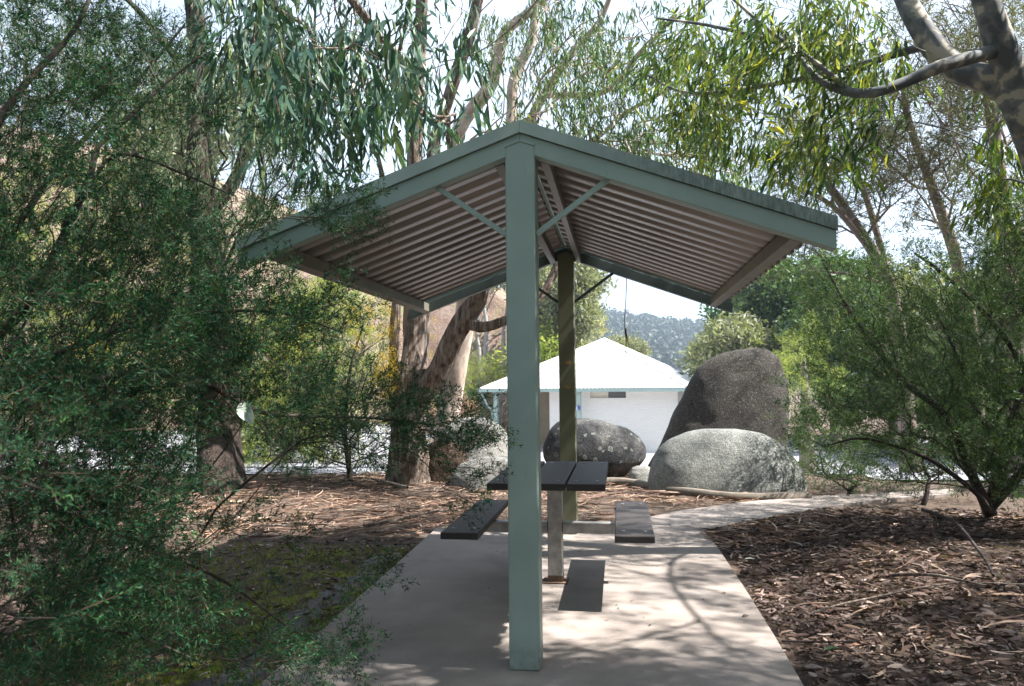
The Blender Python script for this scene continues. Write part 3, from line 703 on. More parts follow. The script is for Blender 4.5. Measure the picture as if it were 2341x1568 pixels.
# front wall with the high vent opening left free
def A_of(px, b=.7):
    lo, hi = 0., S1
    for _ in range(30):
        m_ = (lo+hi)/2; q = np.array(W(m_, b, zE-.3))-CAM; x = 1170.5+F*(q@RT)/(q@fwd)
        if x > px: lo = m_
        else: hi = m_
    return m_
v0, v1 = A_of(1431), A_of(1349); aw = A_of(1236); 
def notched(pts, b0, b1):
    m_ = MB(); n = len(pts); m_.add([W(a, b0, z) for a, z in pts]+[W(a, b1, z) for a, z in pts], [tuple(range(n)), tuple(range(2*n-1, n-1, -1))]+[(i, n+i, n+(i+1) % n, (i+1) % n) for i in range(n)])
    me = D.meshes.new('wall'); me.from_pydata(m_.v, [], m_.f); bm = bmesh.new(); bm.from_mesh(me); bmesh.ops.triangulate(bm, faces=bm.faces); bmesh.ops.recalc_face_normals(bm, faces=bm.faces); bm.to_mesh(me); bm.free()
    link('wall', me, M['wall'], bl)
notched([(.6, zg-.3), (wl, zg-.3), (wl, zt_), (v1, zt_), (v1, zt_-.33), (v0, zt_-.33), (v0, zt_), (.6, zt_)], .7, .92)
for a0, a1, b0, b1 in ((.6, .82, .925, S2-.6), (wl-.22, wl, .925, S2-.6), (.825, wl-.225, S2-.8, S2-.6)):
    mb = MB(); bbox(mb, a0, a1, b0, b1, zg-.3, zt_); mb.build('wall', M['wall'], bl)
mb = MB(); bbox(mb, v0, (v0+v1)/2-.0, .80, .83, zt_-.33, zt_); wn = mb.build('window', M['glass'], bl)
mb = MB(); bbox(mb, (v0+v1)/2+.01, v1, .80, .83, zt_-.33, zt_); mb.build('window', M['cream'], bl)
mb = MB(); bbox(mb, wl+.01, S1-.9, 3.6, 3.8, zg-.3, zt_); mb.build('porch_wall', M['tanwall'], bl)
for a in (S1-.69, A_of(1323, .2), .21):
    mb = MB(); bbox(mb, a-.09, a+.09, .15, .33, zg-.3, zt_); mb.build('verandah_post', M['trim'], bl)
mb = MB(); p1 = W(S1-.02, .05, zE-.15); p2 = W(S1-.30, .1, zE-.75); p3 = W(S1-.52, .2, zE-1.05); p4 = W(S1-.52, .2, zg)
mb.cyl(p1, p2, .05); mb.cyl(p2, p3, .05); mb.cyl(p3, p4, .05); mb.build('downpipe', M['trim'], bl, smooth=True)
mb = MB(); a = A_of(1322, .1); bbox(mb, a-.10, a+.02, .02, .14, zE-.98, zE-.80); f = mb.build('lamp_box', M['blue'], bl, bevel=.02)
mb = MB(); mb.cyl(W(a+.09, .08, zE-.98), W(a+.09, .08, zE-.82), .06, 14); mb.build('lamp_globe', M['whiteroof'], f)
mb = MB(); bbox(mb, .05, .45, .64, .69, zE-1.1, zE-.55); sg = mb.build('sign_board', M['wood'], bl)
mb = MB(); bbox(mb, .10, .40, .625, .64, zE-1.05, zE-.60); mb.build('sign_panel', M['cream'], sg)

# ================================================================== cut earth bank on the left
def bank():
    px = np.array([-2600, -1200, -300, 0, 300, 600, 900, 1080, 1160, 1230, 1300]); py = np.array([100, 150, 240, 300, 380, 490, 590, 640, 690, 770, 880])
    xx = np.linspace(-2600, 1300, 130); topz = at(xx, np.interp(xx, px, py), 52.)
    n = 36; V = []
    for k in range(n):
        f = k/(n-1)
        for i in range(len(xx)):
            y0 = 25+24*min(1, max(0, (xx[i]-400)/500)); yb = y0+(52-y0)*f
            t = topz[i]; x = t[0]*(.78+.22*f) if t[0] < 0 else t[0]; z = -1.9+(t[2]+1.9)*(f**.8)
            z += (1.3*noise.noise((x*.18, yb*.25, 1))+.5*noise.noise((x*.6, yb*.6, 5)))*math.sin(math.pi*min(1, f*1.0))
            V.append((x, yb, z))
    for i in range(len(xx)): V.append((topz[i][0], 68, topz[i][2]*1.15))
    for i in range(len(xx)): V.append((topz[i][0], 90, -3))
    n += 2; m_ = len(xx); I = np.arange(n*m_).reshape(n, m_)
    Q = np.stack([I[:-1, :-1], I[:-1, 1:], I[1:, 1:], I[1:, :-1]], -1).reshape(-1, 4)
    tag(link('earth_bank', quadmesh('earth_bank', np.array(V), Q), M['bank'], smooth=True), kind='structure')
bank()

def haze_box():
    mb = MB(); mb.box(-960, 960, -60, 1180, -6, 118)
    m = D.materials.new('haze'); m.use_nodes = True; t = m.node_tree; t.nodes.clear()
    pv = t.nodes.new('ShaderNodeVolumePrincipled'); pv.inputs['Density'].default_value = .0005; pv.inputs['Color'].default_value = (.70, .84, 1.0, 1); pv.inputs['Anisotropy'].default_value = .3
    out = t.nodes.new('ShaderNodeOutputMaterial'); t.links.new(pv.outputs[0], out.inputs['Volume'])
    tag(mb.build('haze', m), 'pale haze in the valley air', 'haze', None, 'stuff')
haze_box()

# ================================================================== trees and shrubs
def pw(pts):                              # (px, py, Y) -> world
    return [at(a, b, c) for a, b, c in pts]
def plant(name, label, cat, base, limbs, specs, protos, leaf, bark, extra=None, k=.45, seg=.15, wob=.03, tip=.003, sc=(.8, 1.25), hang=0., rep=1, jit=.05,
          spread=.5, rskip=0, rough=.1, flare=.3, group=None, flowers=None, e=2.3):
    root = thing(name, base, label, cat, group); t = Tree()
    for L in limbs:
        pts = [np.array(p, float) for p in L[0]]; t.limb(pts, L[1], L[2] if len(L) > 2 else .12, L[3] if len(L) > 3 else .01)
    T = cloud(specs) if specs else np.zeros((0, 3))
    if extra is not None: T = np.vstack([T, extra])
    t.grow(T, k, seg, wob); t.radii(tip, e)
    t.wood('trunk', M[bark], root, rskip, rough, flare)
    P, Dr = t.enddirs(); crown('crown', protos, P, Dr, M[leaf], root, sc, hang, rep, jit, spread)
    if flowers: 
        F_ = cloud(flowers); crown('blossom', P_clump, F_, rng.normal(size=F_.shape), M['yellow'], root, (.10, .2), 0, 1, .02)
    return t
def wbox(x0, x1, y0, y1, z0, z1, n): return np.stack([rng.uniform(x0, x1, n), rng.uniform(y0, y1, n), rng.uniform(z0, z1, n)], 1)
def G3(px, py, Y=None):
    p = gp(px, py); return np.array([p[0], p[1], -.03])

# --- forked gum in front of the boulders
b = G3(932, 1100)
plant('gum_tree', 'forked gum tree with peeling brown bark and long drooping blue-green leaves beside the boulders', 'tree', b, [
    ([b-[0, 0, .3], b, *pw([(934, 1000, 10.05), (940, 905, 10.1), (948, 800, 10.15), (953, 700, 10.2), (950, 560, 10.3), (948, 380, 10.2), (951, 180, 10.0), (965, 0, 9.8), (960, -200, 9.6)])], [.34, .30, .23, .23, .17, .16, .14, .11, .095, .08, .05], .1, .0),
    (pw([(940, 915, 10.1), (1000, 850, 10.0), (1040, 775, 9.9), (1072, 715, 9.8), (1098, 665, 9.7), (1100, 560, 9.5), (1020, 420, 9.4), (990, 347, 9.4), (1048, 155, 9.2), (1092, 0, 9.0), (1120, -150, 8.8)]), [.16, .15, .13, .125, .11, .09, .08, .075, .07, .06, .04], .1),
    (pw([(928, 915, 10.0), (905, 860, 9.9), (902, 760, 9.8), (905, 640, 9.7), (890, 480, 9.5), (850, 300, 9.0)]), [.09, .075, .06, .05, .04, .02], .1),
    (pw([(1068, 735, 9.85), (1100, 748, 9.7), (1160, 728, 9.6), (1230, 680, 9.7), (1270, 622, 9.8), (1300, 540, 9.9)]), [.08, .07, .06, .055, .05, .03], .1),
    (pw([(951, 180, 10.0), (850, 60, 8.6), (760, -60, 7.3), (700, -150, 6.3)]), [.06, .05, .035, .02]),
    ], [(620, 40, 130, 110, 5.2, 7.5, 32), (740, 120, 150, 110, 5.0, 7.5, 38), (870, 60, 130, 100, 5.4, 8, 22), (1010, 100, 60, 90, 6, 9, 6), (800, 290, 50, 45, 5.4, 7, 9), (930, 230, 50, 30, 5.6, 7, 4),
        (700, 230, 70, 50, 5.4, 7, 6), (1000, 250, 50, 30, 6, 8, 4), (560, 30, 70, 60, 5.5, 7.5, 10)],
    P_euc, 'euc', 'bark_peel', extra=np.vstack([wbox(-4, .5, 3.5, 9.5, 5.6, 8.5, 150), wbox(-3.5, 1.2, 0.5, 4.5, 5.2, 7.5, 110)]), hang=.92, rep=2, jit=.22, sc=(1.1, 1.9), spread=.3, rough=.35, flare=.45, wob=.06, tip=.004)  # extra boxes: unseen crown added overhead for shade
# --- pale gum just behind it
b = np.array([*at(1015, 1050, 12.6)[:2], -.2])
plant('gum_tree', 'pale barked gum with many slender curved stems rising behind the shelter ridge', 'tree', b, [
    ([b, *pw([(1028, 930, 12.6), (1042, 830, 12.5), (1066, 700, 12.4), (1060, 500, 12.2), (1040, 340, 12), (1063, 275, 12), (1120, 195, 12), (1146, 90, 12), (1171, 58, 11.9), (1222, 18, 11.8), (1300, -60, 11.5)])], [.24, .2, .19, .16, .14, .12, .11, .11, .09, .08, .07, .05], .12),
    (pw([(1060, 500, 12.2), (1150, 380, 12.1), (1168, 275, 12), (1171, 202, 12), (1188, 150, 12), (1218, 72, 11.9), (1222, -80, 11.8)]), [.1, .1, .09, .09, .08, .075, .05], .12),
    (pw([(1150, 380, 12.1), (1200, 300, 12), (1240, 220, 11.8), (1310, 120, 11.6), (1370, 50, 11.4), (1410, -60, 11.2)]), [.08, .075, .07, .055, .045, .03], .12),
    (pw([(1240, 220, 11.8), (1380, 210, 11.2), (1460, 120, 10.8), (1540, 40, 10.4)]), [.05, .045, .035, .02], .12),
    (pw([(1200, 300, 12), (1330, 330, 11.4), (1440, 250, 11), (1560, 190, 10.6)]), [.05, .04, .03, .02], .12),
    ], [(1330, 200, 110, 100, 9, 12, 44), (1450, 90, 150, 90, 9, 12, 60), (1290, 60, 110, 70, 9, 12, 34), (1240, 240, 50, 40, 9, 11, 9), (1130, 90, 60, 80, 10, 12.5, 12), (1400, 300, 110, 60, 9, 11, 34), (1530, 330, 110, 70, 8, 10.5, 36), (1650, 370, 80, 40, 8.5, 10.5, 18), (1600, 250, 100, 80, 9, 12, 28),
        (1090, 330, 70, 40, 10, 12, 10), (1180, 120, 60, 80, 10, 13, 16)],
    P_eucm, 'euc_mid', 'bark_smooth', extra=wbox(-1, 4, 9, 13, 6, 9, 60), hang=.9, rep=2, jit=.15, spread=.3, rough=.08, wob=.07, tip=.006)
# --- patchy-barked gum leaning in from the right
b = np.array([5.15, 6.6, 0.08])
plant('gum_tree', 'mottled grey gum with heavy bare limbs and yellow-green leaves at the right edge', 'tree', b, [
    ([b, at(2470, 700, 6.4), *pw([(2400, 420, 6.3), (2335, 250, 6.2), (2295, 120, 6.1), (2255, 0, 6.0), (2200, -160, 5.9)])], [.2, .16, .145, .125, .105, .09, .07], .08),
    (pw([(2350, 290, 6.2), (2290, 200, 6.2), (2200, 160, 6.3), (2130, 100, 6.4), (2090, 40, 6.4), (2050, -50, 6.5), (1980, -200, 6.4)]), [.11, .105, .10, .095, .085, .075, .05], .08),
    (pw([(2290, 120, 6.1), (2240, 125, 6.0), (2150, 150, 5.9), (2080, 185, 5.9), (2000, 213, 5.9), (1940, 205, 6.0), (1860, 175, 6.1), (1790, 105, 6.3), (1640, 60, 6.6), (1500, 40, 7)]), [.06, .05, .048, .042, .038, .034, .026, .02, .015, .01], .06),
    (pw([(1940, 205, 6.0), (1860, 140, 6.0), (1760, 70, 6.1), (1650, -20, 6.2)]), [.026, .02, .015, .01], .06),
    (pw([(2125, 105, 6.4), (2050, 125, 6.5), (1960, 145, 6.6), (1840, 180, 6.7), (1700, 205, 6.9), (1560, 208, 7.2), (1480, 170, 7.4)]), [.035, .032, .028, .024, .02, .016, .01], .06),
    ], [(1780, 90, 160, 120, 5.8, 8, 38), (1930, 50, 130, 90, 5.8, 8, 30), (1680, 250, 150, 80, 6.2, 8.4, 24), (1850, 320, 80, 60, 6, 8, 14), (1960, 270, 70, 60, 6, 7.5, 12), (1600, 120, 120, 110, 6.8, 9, 36), (2268, 320, 36, 36, 6.6, 7.2, 8), (2300, 390, 40, 30, 6.6, 7.2, 6), (2000, 160, 50, 40, 6.8, 7.5, 6)],
    P_eucm, 'euc_y', 'bark_patch', extra=np.vstack([wbox(1.6, 7.5, 1.2, 3.75, 4.4, 7.4, 620), wbox(.8, 6, -.5, 1.2, 4.6, 7, 80), wbox(2.0, 5.4, 3.0, 3.75, 4.3, 6, 170), wbox(5.6, 9.5, 2.4, 8.5, 5.4, 8.4, 400), wbox(3.6, 5.8, 3.2, 7.8, 5.2, 7.4, 60), wbox(.4, 4.1, 1.8, 5.5, 5.4, 8.2, 120), wbox(6, 10.5, 8, 12.5, 6, 9, 40)]),  # extra boxes: unseen crown placed to shade slab, shrub and bed
    hang=.75, rep=2, sc=(.9, 1.45), jit=.1, spread=.4, rough=.05, wob=.06, tip=.0018, e=2.8, seg=.2)
# --- stout dark trunk at left
b = G3(505, 1120)
plant('gum_tree', 'stout dark fibrous trunk rising behind the left shrub with drooping fine foliage', 'tree', b, [
    ([b-[0, 0, .3], b, *pw([(500, 1000, 9.75), (492, 850, 9.8), (478, 650, 9.85), (462, 470, 9.9), (450, 250, 10), (452, 100, 10), (438, -80, 10), (430, -260, 10)])], [.31, .29, .265, .25, .22, .18, .14, .13, .11, .07], .1),
    (pw([(452, 330, 10), (520, 200, 9.6), (600, 120, 9.2), (660, 60, 9)]), [.06, .045, .03, .02]),
    (pw([(466, 500, 9.9), (530, 420, 10), (575, 300, 10), (600, 150, 10), (625, 0, 10), (640, -120, 10)]), [.09, .085, .08, .075, .07, .05]),
    (pw([(478, 260, 10), (400, 130, 9.5), (330, 40, 9), (250, -40, 8.6)]), [.06, .05, .035, .02]),
    (pw([(470, 560, 9.9), (360, 430, 9.4), (280, 300, 9)]), [.05, .04, .02])],
    [(650, 250, 90, 110, 7.8, 9.6, 50), (560, 420, 120, 110, 8, 10, 60), (690, 400, 80, 70, 8, 9.5, 26), (430, 200, 140, 120, 8, 10, 50), (300, 120, 160, 130, 7.5, 10, 60), (120, 60, 150, 90, 7.5, 10, 30), (360, 420, 110, 90, 8, 10, 30)],
    P_fine, 'fine', 'bark_dark', hang=.85, rep=2, jit=.12, spread=.35, rough=.3, flare=.3, wob=.06, tip=.005, extra=wbox(-7, -2.5, 7.5, 11, 5.5, 8.5, 40))
# --- large tea-tree shrub filling the left side
b = np.array([-2.25, 2.75, -.03])
tt = plant('tea_tree_shrub', 'large dark green fine-leaved shrub spreading across the left of the view', 'shrub', b, [
    ([b, at(-120, 1050, 2.6), *pw([(0, 850, 2.5), (150, 868, 2.6), (350, 858, 2.7), (480, 885, 2.8), (575, 930, 2.85), (700, 952, 3.0), (860, 962, 3.2), (1000, 968, 3.35)])], [.035, .03, .02, .018, .015, .013, .010, .007, .005, .003], .06),
    ([b, at(-60, 900, 2.8), *pw([(60, 700, 2.8), (150, 520, 2.8), (212, 400, 2.8), (224, 328, 2.85), (300, 266, 2.9), (401, 173, 3.0), (482, 116, 3.1)])], [.03, .025, .02, .016, .013, .011, .009, .006, .004], .06),
    (pw([(150, 520, 2.8), (200, 430, 2.85), (268, 356, 2.9), (424, 401, 2.95), (540, 445, 3.05)]), [.010, .008, .007, .005, .003], .06),
    ([b, at(-180, 700, 2.4), *pw([(-60, 400, 2.3), (60, 200, 2.4), (160, 60, 2.5), (240, -60, 2.6)])], [.03, .024, .016, .012, .009, .006], .06),
    (pw([(20, 860, 2.5), (160, 790, 2.6), (330, 740, 2.75), (520, 715, 2.95), (650, 712, 3.05), (780, 760, 3.2)]), [.014, .012, .009, .007, .005, .003], .06),
    ([b, at(-40, 1150, 2.6), *pw([(150, 1180, 2.7), (320, 1230, 2.8), (480, 1320, 2.85), (640, 1420, 2.9), (760, 1480, 2.9)])], [.02, .015, .011, .008, .006, .004, .003], .06),
    ([b, at(-90, 1400, 2.1), *pw([(100, 1420, 2.1), (300, 1450, 2.2), (480, 1530, 2.3)])], [.014, .011, .008, .005, .003], .06),
    ([b, at(-40, 700, 3.3), *pw([(80, 450, 3.5), (250, 260, 3.6), (420, 60, 3.7)])], [.03, .022, .016, .012, .006], .06)],
    [(60, 160, 230, 210, 2.2, 3.9, 210), (300, 200, 170, 150, 2.4, 3.9, 80), (140, 520, 270, 190, 2.1, 3.9, 260), (340, 570, 150, 100, 2.5, 3.9, 90), (500, 660, 90, 50, 2.6, 3.6, 16), (640, 680, 120, 40, 2.6, 3.7, 16), (700, 480, 70, 30, 2.8, 3.5, 9), (780, 480, 35, 30, 3, 3.3, 7), (540, 330, 90, 60, 2.8, 3.5, 5), (590, 520, 50, 36, 2.9, 3.4, 9), (740, 490, 60, 25, 3.0, 3.4, 8),
     (180, 800, 300, 150, 2.0, 3.9, 270), (500, 780, 200, 120, 2.5, 3.9, 150), (720, 740, 100, 60, 2.8, 3.7, 14), (170, 1020, 270, 160, 1.9, 3.9, 280), (560, 940, 200, 50, 2.4, 3.8, 60),
     (800, 960, 160, 80, 2.7, 3.6, 60), (980, 985, 120, 50, 3.0, 3.5, 32), (1035, 1080, 35, 80, 3.1, 3.4, 10), (130, 1260, 230, 150, 1.9, 3.6, 190), (430, 1180, 120, 80, 2.5, 3.6, 24), (300, 1400, 200, 110, 2.1, 3.2, 70),
     (700, 1490, 90, 30, 2.6, 2.9, 16), (800, 1315, 50, 18, 2.9, 3.1, 4), (560, 1500, 90, 60, 2.3, 2.8, 14), (100, 1480, 180, 90, 1.8, 3, 60), (-200, 700, 200, 600, 1.7, 4, 300), (660, 1250, 90, 60, 2.8, 3.2, 5)],
    P_tea, 'tea', 'bark_twig', k=.5, seg=.07, wob=.012, tip=.0011, sc=(.75, 1.3), rep=2, jit=.03, spread=.45, rskip=.0012, rough=0, flare=0)
b = np.array([-1.45, .95, -.03])
plant('tea_tree_shrub', 'blurred fine-leaved branch tips nearest the camera at the lower left', 'shrub', b, [([b, *pw([(-200, 1500, 1.1), (-150, 1200, 1.15), (-60, 1080, 1.2), (20, 1040, 1.25)])], [.014, .012, .008, .005, .003], .05)],
    [(20, 1060, 130, 90, 1.05, 1.35, 34), (60, 1380, 110, 90, 1.2, 1.5, 10)], P_tea, 'tea', 'bark_twig', seg=.05, wob=.01, tip=.001, sc=(.5, .8), rep=1, jit=.02, rough=0, flare=0, rskip=.001)

for px, py, Y, sp, lab in [(200, 1100, 10.8, [(150, 1000, 200, 85, 10.2, 11.4, 150), (360, 1040, 80, 50, 10.2, 11.2, 70)], 'low loose shrub at the edge of the car park left of the dark trunk'),
    (655, 1110, 10.4, [(620, 1030, 60, 60, 10, 11, 50), (710, 1010, 80, 70, 10, 11, 70)], 'low twiggy shrub between the dark trunk and the wattle')]:
    b = np.array([*at(px, py, Y)[:2], -.05])
    plant('tea_tree_shrub', lab, 'shrub', b, [([b, b+[.02, 0, .08]], [.02, .018], .04)], sp, P_teafar, 'tea_r', 'bark_twig', k=.15, seg=.12, wob=.02, tip=.003, rep=2, spread=.5, rskip=.002, rough=0)
# --- shrub on the right bed
b = G3(2262, 1192); b[2] = .08
plant('tea_tree_shrub', 'tall airy green shrub with arching dark stems on the right mulch bed', 'shrub', b, [
    ([b, *pw([(2215, 1060, 7.1), (2160, 950, 7.1), (2085, 890, 7.1), (2000, 790, 7.1), (1930, 690, 7.2), (1880, 600, 7.3)])], [.05, .035, .03, .026, .02, .014, .008], .08),
    ([b, *pw([(2300, 1000, 7.0), (2341, 850, 7.0), (2260, 720, 7.0), (2170, 640, 7.1), (2090, 580, 7.1)])], [.045, .035, .03, .025, .018, .01], .08),
    ([b, *pw([(2230, 1120, 7.0), (2140, 1060, 7.0), (2040, 1020, 7.0), (1960, 1000, 7.1), (1880, 1020, 7.2)])], [.03, .022, .018, .013, .01, .006], .08),
    ([b, *pw([(2290, 1050, 7.4), (2230, 920, 7.4), (2180, 800, 7.4), (2120, 680, 7.5)])], [.04, .032, .025, .02, .01], .08),
    ([b, *pw([(2380, 1000, 6.8), (2420, 700, 6.6), (2360, 500, 6.6)])], [.04, .03, .02, .012], .08)],
    [(2060, 700, 190, 120, 6.4, 8.6, 170), (1960, 850, 140, 110, 6.4, 8.4, 90), (2200, 800, 200, 160, 6.2, 8.6, 200), (1890, 660, 70, 80, 6.8, 8, 28), (2280, 960, 130, 140, 6.2, 8.2, 150), (2090, 950, 150, 90, 6.4, 8.2, 90), (1950, 990, 110, 50, 6.8, 8, 36),
     (2380, 750, 150, 300, 5.8, 8.6, 260), (2150, 1070, 130, 50, 6.6, 7.8, 24), (2320, 640, 120, 100, 6.2, 8, 70), (2330, 1080, 80, 60, 6.3, 7.6, 60), (2250, 1040, 60, 50, 6.3, 7.4, 30)],
    P_teafar, 'tea_r', 'bark_twig', k=.5, seg=.1, wob=.02, tip=.0022, sc=(.7, 1.2), rep=2, jit=.05, spread=.4, rskip=.002, rough=0, flare=.2)
for i, (px, py, Y, sp, lab) in enumerate([
    (1940, 1118, 9.6, [(1905, 1040, 80, 70, 9.2, 10.6, 90), (1950, 1090, 60, 25, 9.2, 10.2, 30), (1880, 950, 60, 60, 9.4, 10.6, 50), (1840, 990, 30, 40, 9.6, 10.4, 12)], 'small green shrub at the right end of the dome boulder'),
    (2110, 1130, 9.0, [(2070, 1060, 80, 60, 8.8, 10, 40), (2180, 1000, 90, 110, 8.8, 10.4, 90), (2140, 900, 100, 100, 8.8, 10.4, 90)], 'many-stemmed shrub between the path end and the arching shrub')]):
    b = np.array([*at(px, py, Y)[:2], -.03])
    plant('tea_tree_shrub', lab, 'shrub', b, [([b, b+[.03, 0, .1]], [.03, .028], .04)], sp, P_teafar, 'tea_r', 'bark_twig', k=.15, seg=.12, wob=.02, tip=.003, rep=2, spread=.5, rskip=.002, rough=0)

# --- wispy trees at right with bare stems
for i, (base, lims, sp, lab) in enumerate([
    ((2080, 15.0), [([(2060, 800, 15), (2030, 640, 15), (1960, 520, 15), (1880, 400, 15), (1830, 300, 15)], [.13, .11, .09, .07, .04]), ([(1990, 570, 15), (1900, 470, 14.6), (1800, 420, 14.4)], [.06, .045, .03]), ([(2050, 700, 15), (1990, 480, 15.3), (1940, 350, 15.5)], [.07, .06, .03])],
     [(1830, 420, 90, 80, 13.6, 16, 60), (1900, 300, 120, 100, 14, 16, 90), (1950, 450, 90, 80, 14, 16, 50), (1820, 560, 50, 60, 14, 16, 20), (2030, 380, 90, 90, 14, 16, 50)], 'wispy brown-green tree with a leaning forked trunk right of the shelter roof'),
    ((2230, 14.0), [([(2225, 800, 14), (2190, 600, 14), (2130, 430, 14), (2080, 280, 14), (2060, 150, 14)], [.11, .1, .08, .06, .04])],
     [(2080, 300, 120, 130, 13, 15, 90), (2160, 450, 80, 100, 13, 15, 50), (2150, 180, 110, 90, 13, 15, 60)], 'middle wispy tree with one slanting stem, right of the shelter'),
    ((2330, 13.0), [([(2320, 800, 13), (2295, 600, 13), (2285, 420, 13), (2262, 200, 13), (2240, 0, 13)], [.14, .12, .11, .09, .06])],
     [(2240, 250, 110, 150, 12, 14, 80), (2310, 500, 80, 120, 12, 14, 60), (2200, 60, 120, 90, 12, 14, 60), (2350, 150, 80, 100, 12, 14, 30)], 'wispy tree with an upright grey stem at the right edge')]):
    b = np.array([*at(base[0], 1000, base[1])[:2], float(gz(0, base[1]))-.05])
    plant('wispy_tree', lab, 'tree', b, [([b, *pw(lims[0][0])], [lims[0][1][0]*1.2]+lims[0][1], .2)]+[(pw(l), r, .2) for l, r in lims[1:]], sp, P_casu, 'casu', 'bark_grey', seg=.25, wob=.08, tip=.008, rep=1, jit=.15, spread=.5, group='wispy trees at the right', rough=.1)

# --- wattle by the forked gum, with blossom
b = np.array([*at(800, 1095, 10.6)[:2], -.05])
plant('wattle_shrub', 'grey-green wattle with pale yellow blossom left of the forked gum', 'shrub', b, [([b, at(790, 1000, 10.6), at(800, 850, 10.5), at(830, 740, 10.6)], [.045, .03, .022, .012], .15), ([at(790, 1020, 10.6), at(760, 900, 10.8), at(735, 790, 10.9)], [.025, .018, .01], .15)],
    [(800, 800, 110, 120, 9.8, 11.6, 130), (850, 960, 70, 110, 9.8, 11.4, 100), (730, 940, 70, 110, 9.8, 11.4, 60), (660, 1040, 80, 40, 10, 11.4, 24), (780, 1050, 60, 40, 10, 11.4, 30)], P_fine, 'fine', 'bark_twig', hang=.3, rep=2, sc=(.5, .85), spread=.6, seg=.15, tip=.004, rough=0,
    flowers=[(885, 860, 25, 60, 9.2, 9.8, 60), (850, 740, 60, 60, 9.4, 10.4, 60), (700, 800, 60, 60, 10, 11, 16), (980, 760, 20, 60, 11, 12, 8)])
# --- sunlit bushes on and below the bank
bush = [
    (1080, 1000, 41, [(1095, 862, 55, 26, 39.5, 43, 110), (1040, 890, 25, 30, 38, 42, 40)], 'sunny', 'rounded yellow-green bush just left of the amenities block'),
    (1030, 960, 29, [(1025, 905, 24, 32, 28, 31, 40)], 'olive', 'darker green bush between the forked gum and the yellow-green bush'),
    (1075, 985, 40, [(1078, 930, 18, 30, 39, 41, 50)], 'tea_r', 'deep green hedge in shade against the porch'),
    (730, 1000, 17, [(700, 860, 130, 130, 14, 17, 150), (760, 720, 90, 70, 15, 19, 60), (660, 1010, 120, 40, 13, 15, 50)], 'sunny', 'sunlit loose bush low behind the wattle'),
    (560, 1000, 18, [(600, 850, 120, 120, 16, 20, 110), (560, 990, 110, 55, 13.5, 16, 60)], 'tea_r', 'green bush behind the stout dark trunk'),
    (300, 1000, 17, [(330, 620, 150, 130, 15, 20, 80), (300, 850, 170, 130, 15, 20, 110)], 'sunny', 'bright leafy bush seen through the left shrub'),
    (90, 1000, 16, [(90, 500, 170, 160, 14, 19, 110), (60, 800, 170, 150, 14, 19, 110)], 'sunny', 'tall yellow-green bush at the far left'),
    (480, 700, 30, [(480, 560, 110, 90, 27, 33, 60)], 'tea_r', 'green bush on the slope right of the dark trunk'),
    (700, 760, 34, [(690, 640, 100, 70, 31, 36, 60)], 'olive', 'olive bush high on the earth bank under the roof edge'),
]
for px, py, Y, sp, lf, lab in bush:
    b = np.array([*at(px, py, Y)[:2], max(float(gz(0, Y)), at(px, py, Y)[2] if Y > 26 else -9)-.1])
    fl = [(200, 800, 60, 18, 13, 14.5, 60), (340, 850, 30, 25, 13, 14.5, 24)] if lab.startswith('bright leafy') else None
    t0 = cloud(sp); top = t0.mean(0)
    plant('bush', lab, 'bush', b, [([b, (b+top)/2, top], [.09, .06, .03], .3)], None, P_casu, lf, 'bark_grey', extra=t0, seg=.4, wob=.08, tip=.012, rep=2, jit=.25, spread=.6, rskip=.01, rough=0, group='bushes below the earth bank', flowers=fl)
# low reddish shrub
b = np.array([*at(1045, 960, 17)[:2], float(gz(0, 17))])
M['red'] = leafmat('reddish_leaf', [(.16, .07, .07), (.24, .13, .12), (.30, .20, .17), (.20, .20, .12)], .3)
plant('low_shrub', 'low reddish-pink shrub at the foot of the bushes left of the building', 'shrub', b, [([b, at(1040, 935, 17)], [.03, .02], .2)], [(1035, 935, 42, 22, 16.5, 18, 60)], P_clump, 'red', 'bark_twig', sc=(.3, .6), seg=.2, rskip=.004, rough=0)

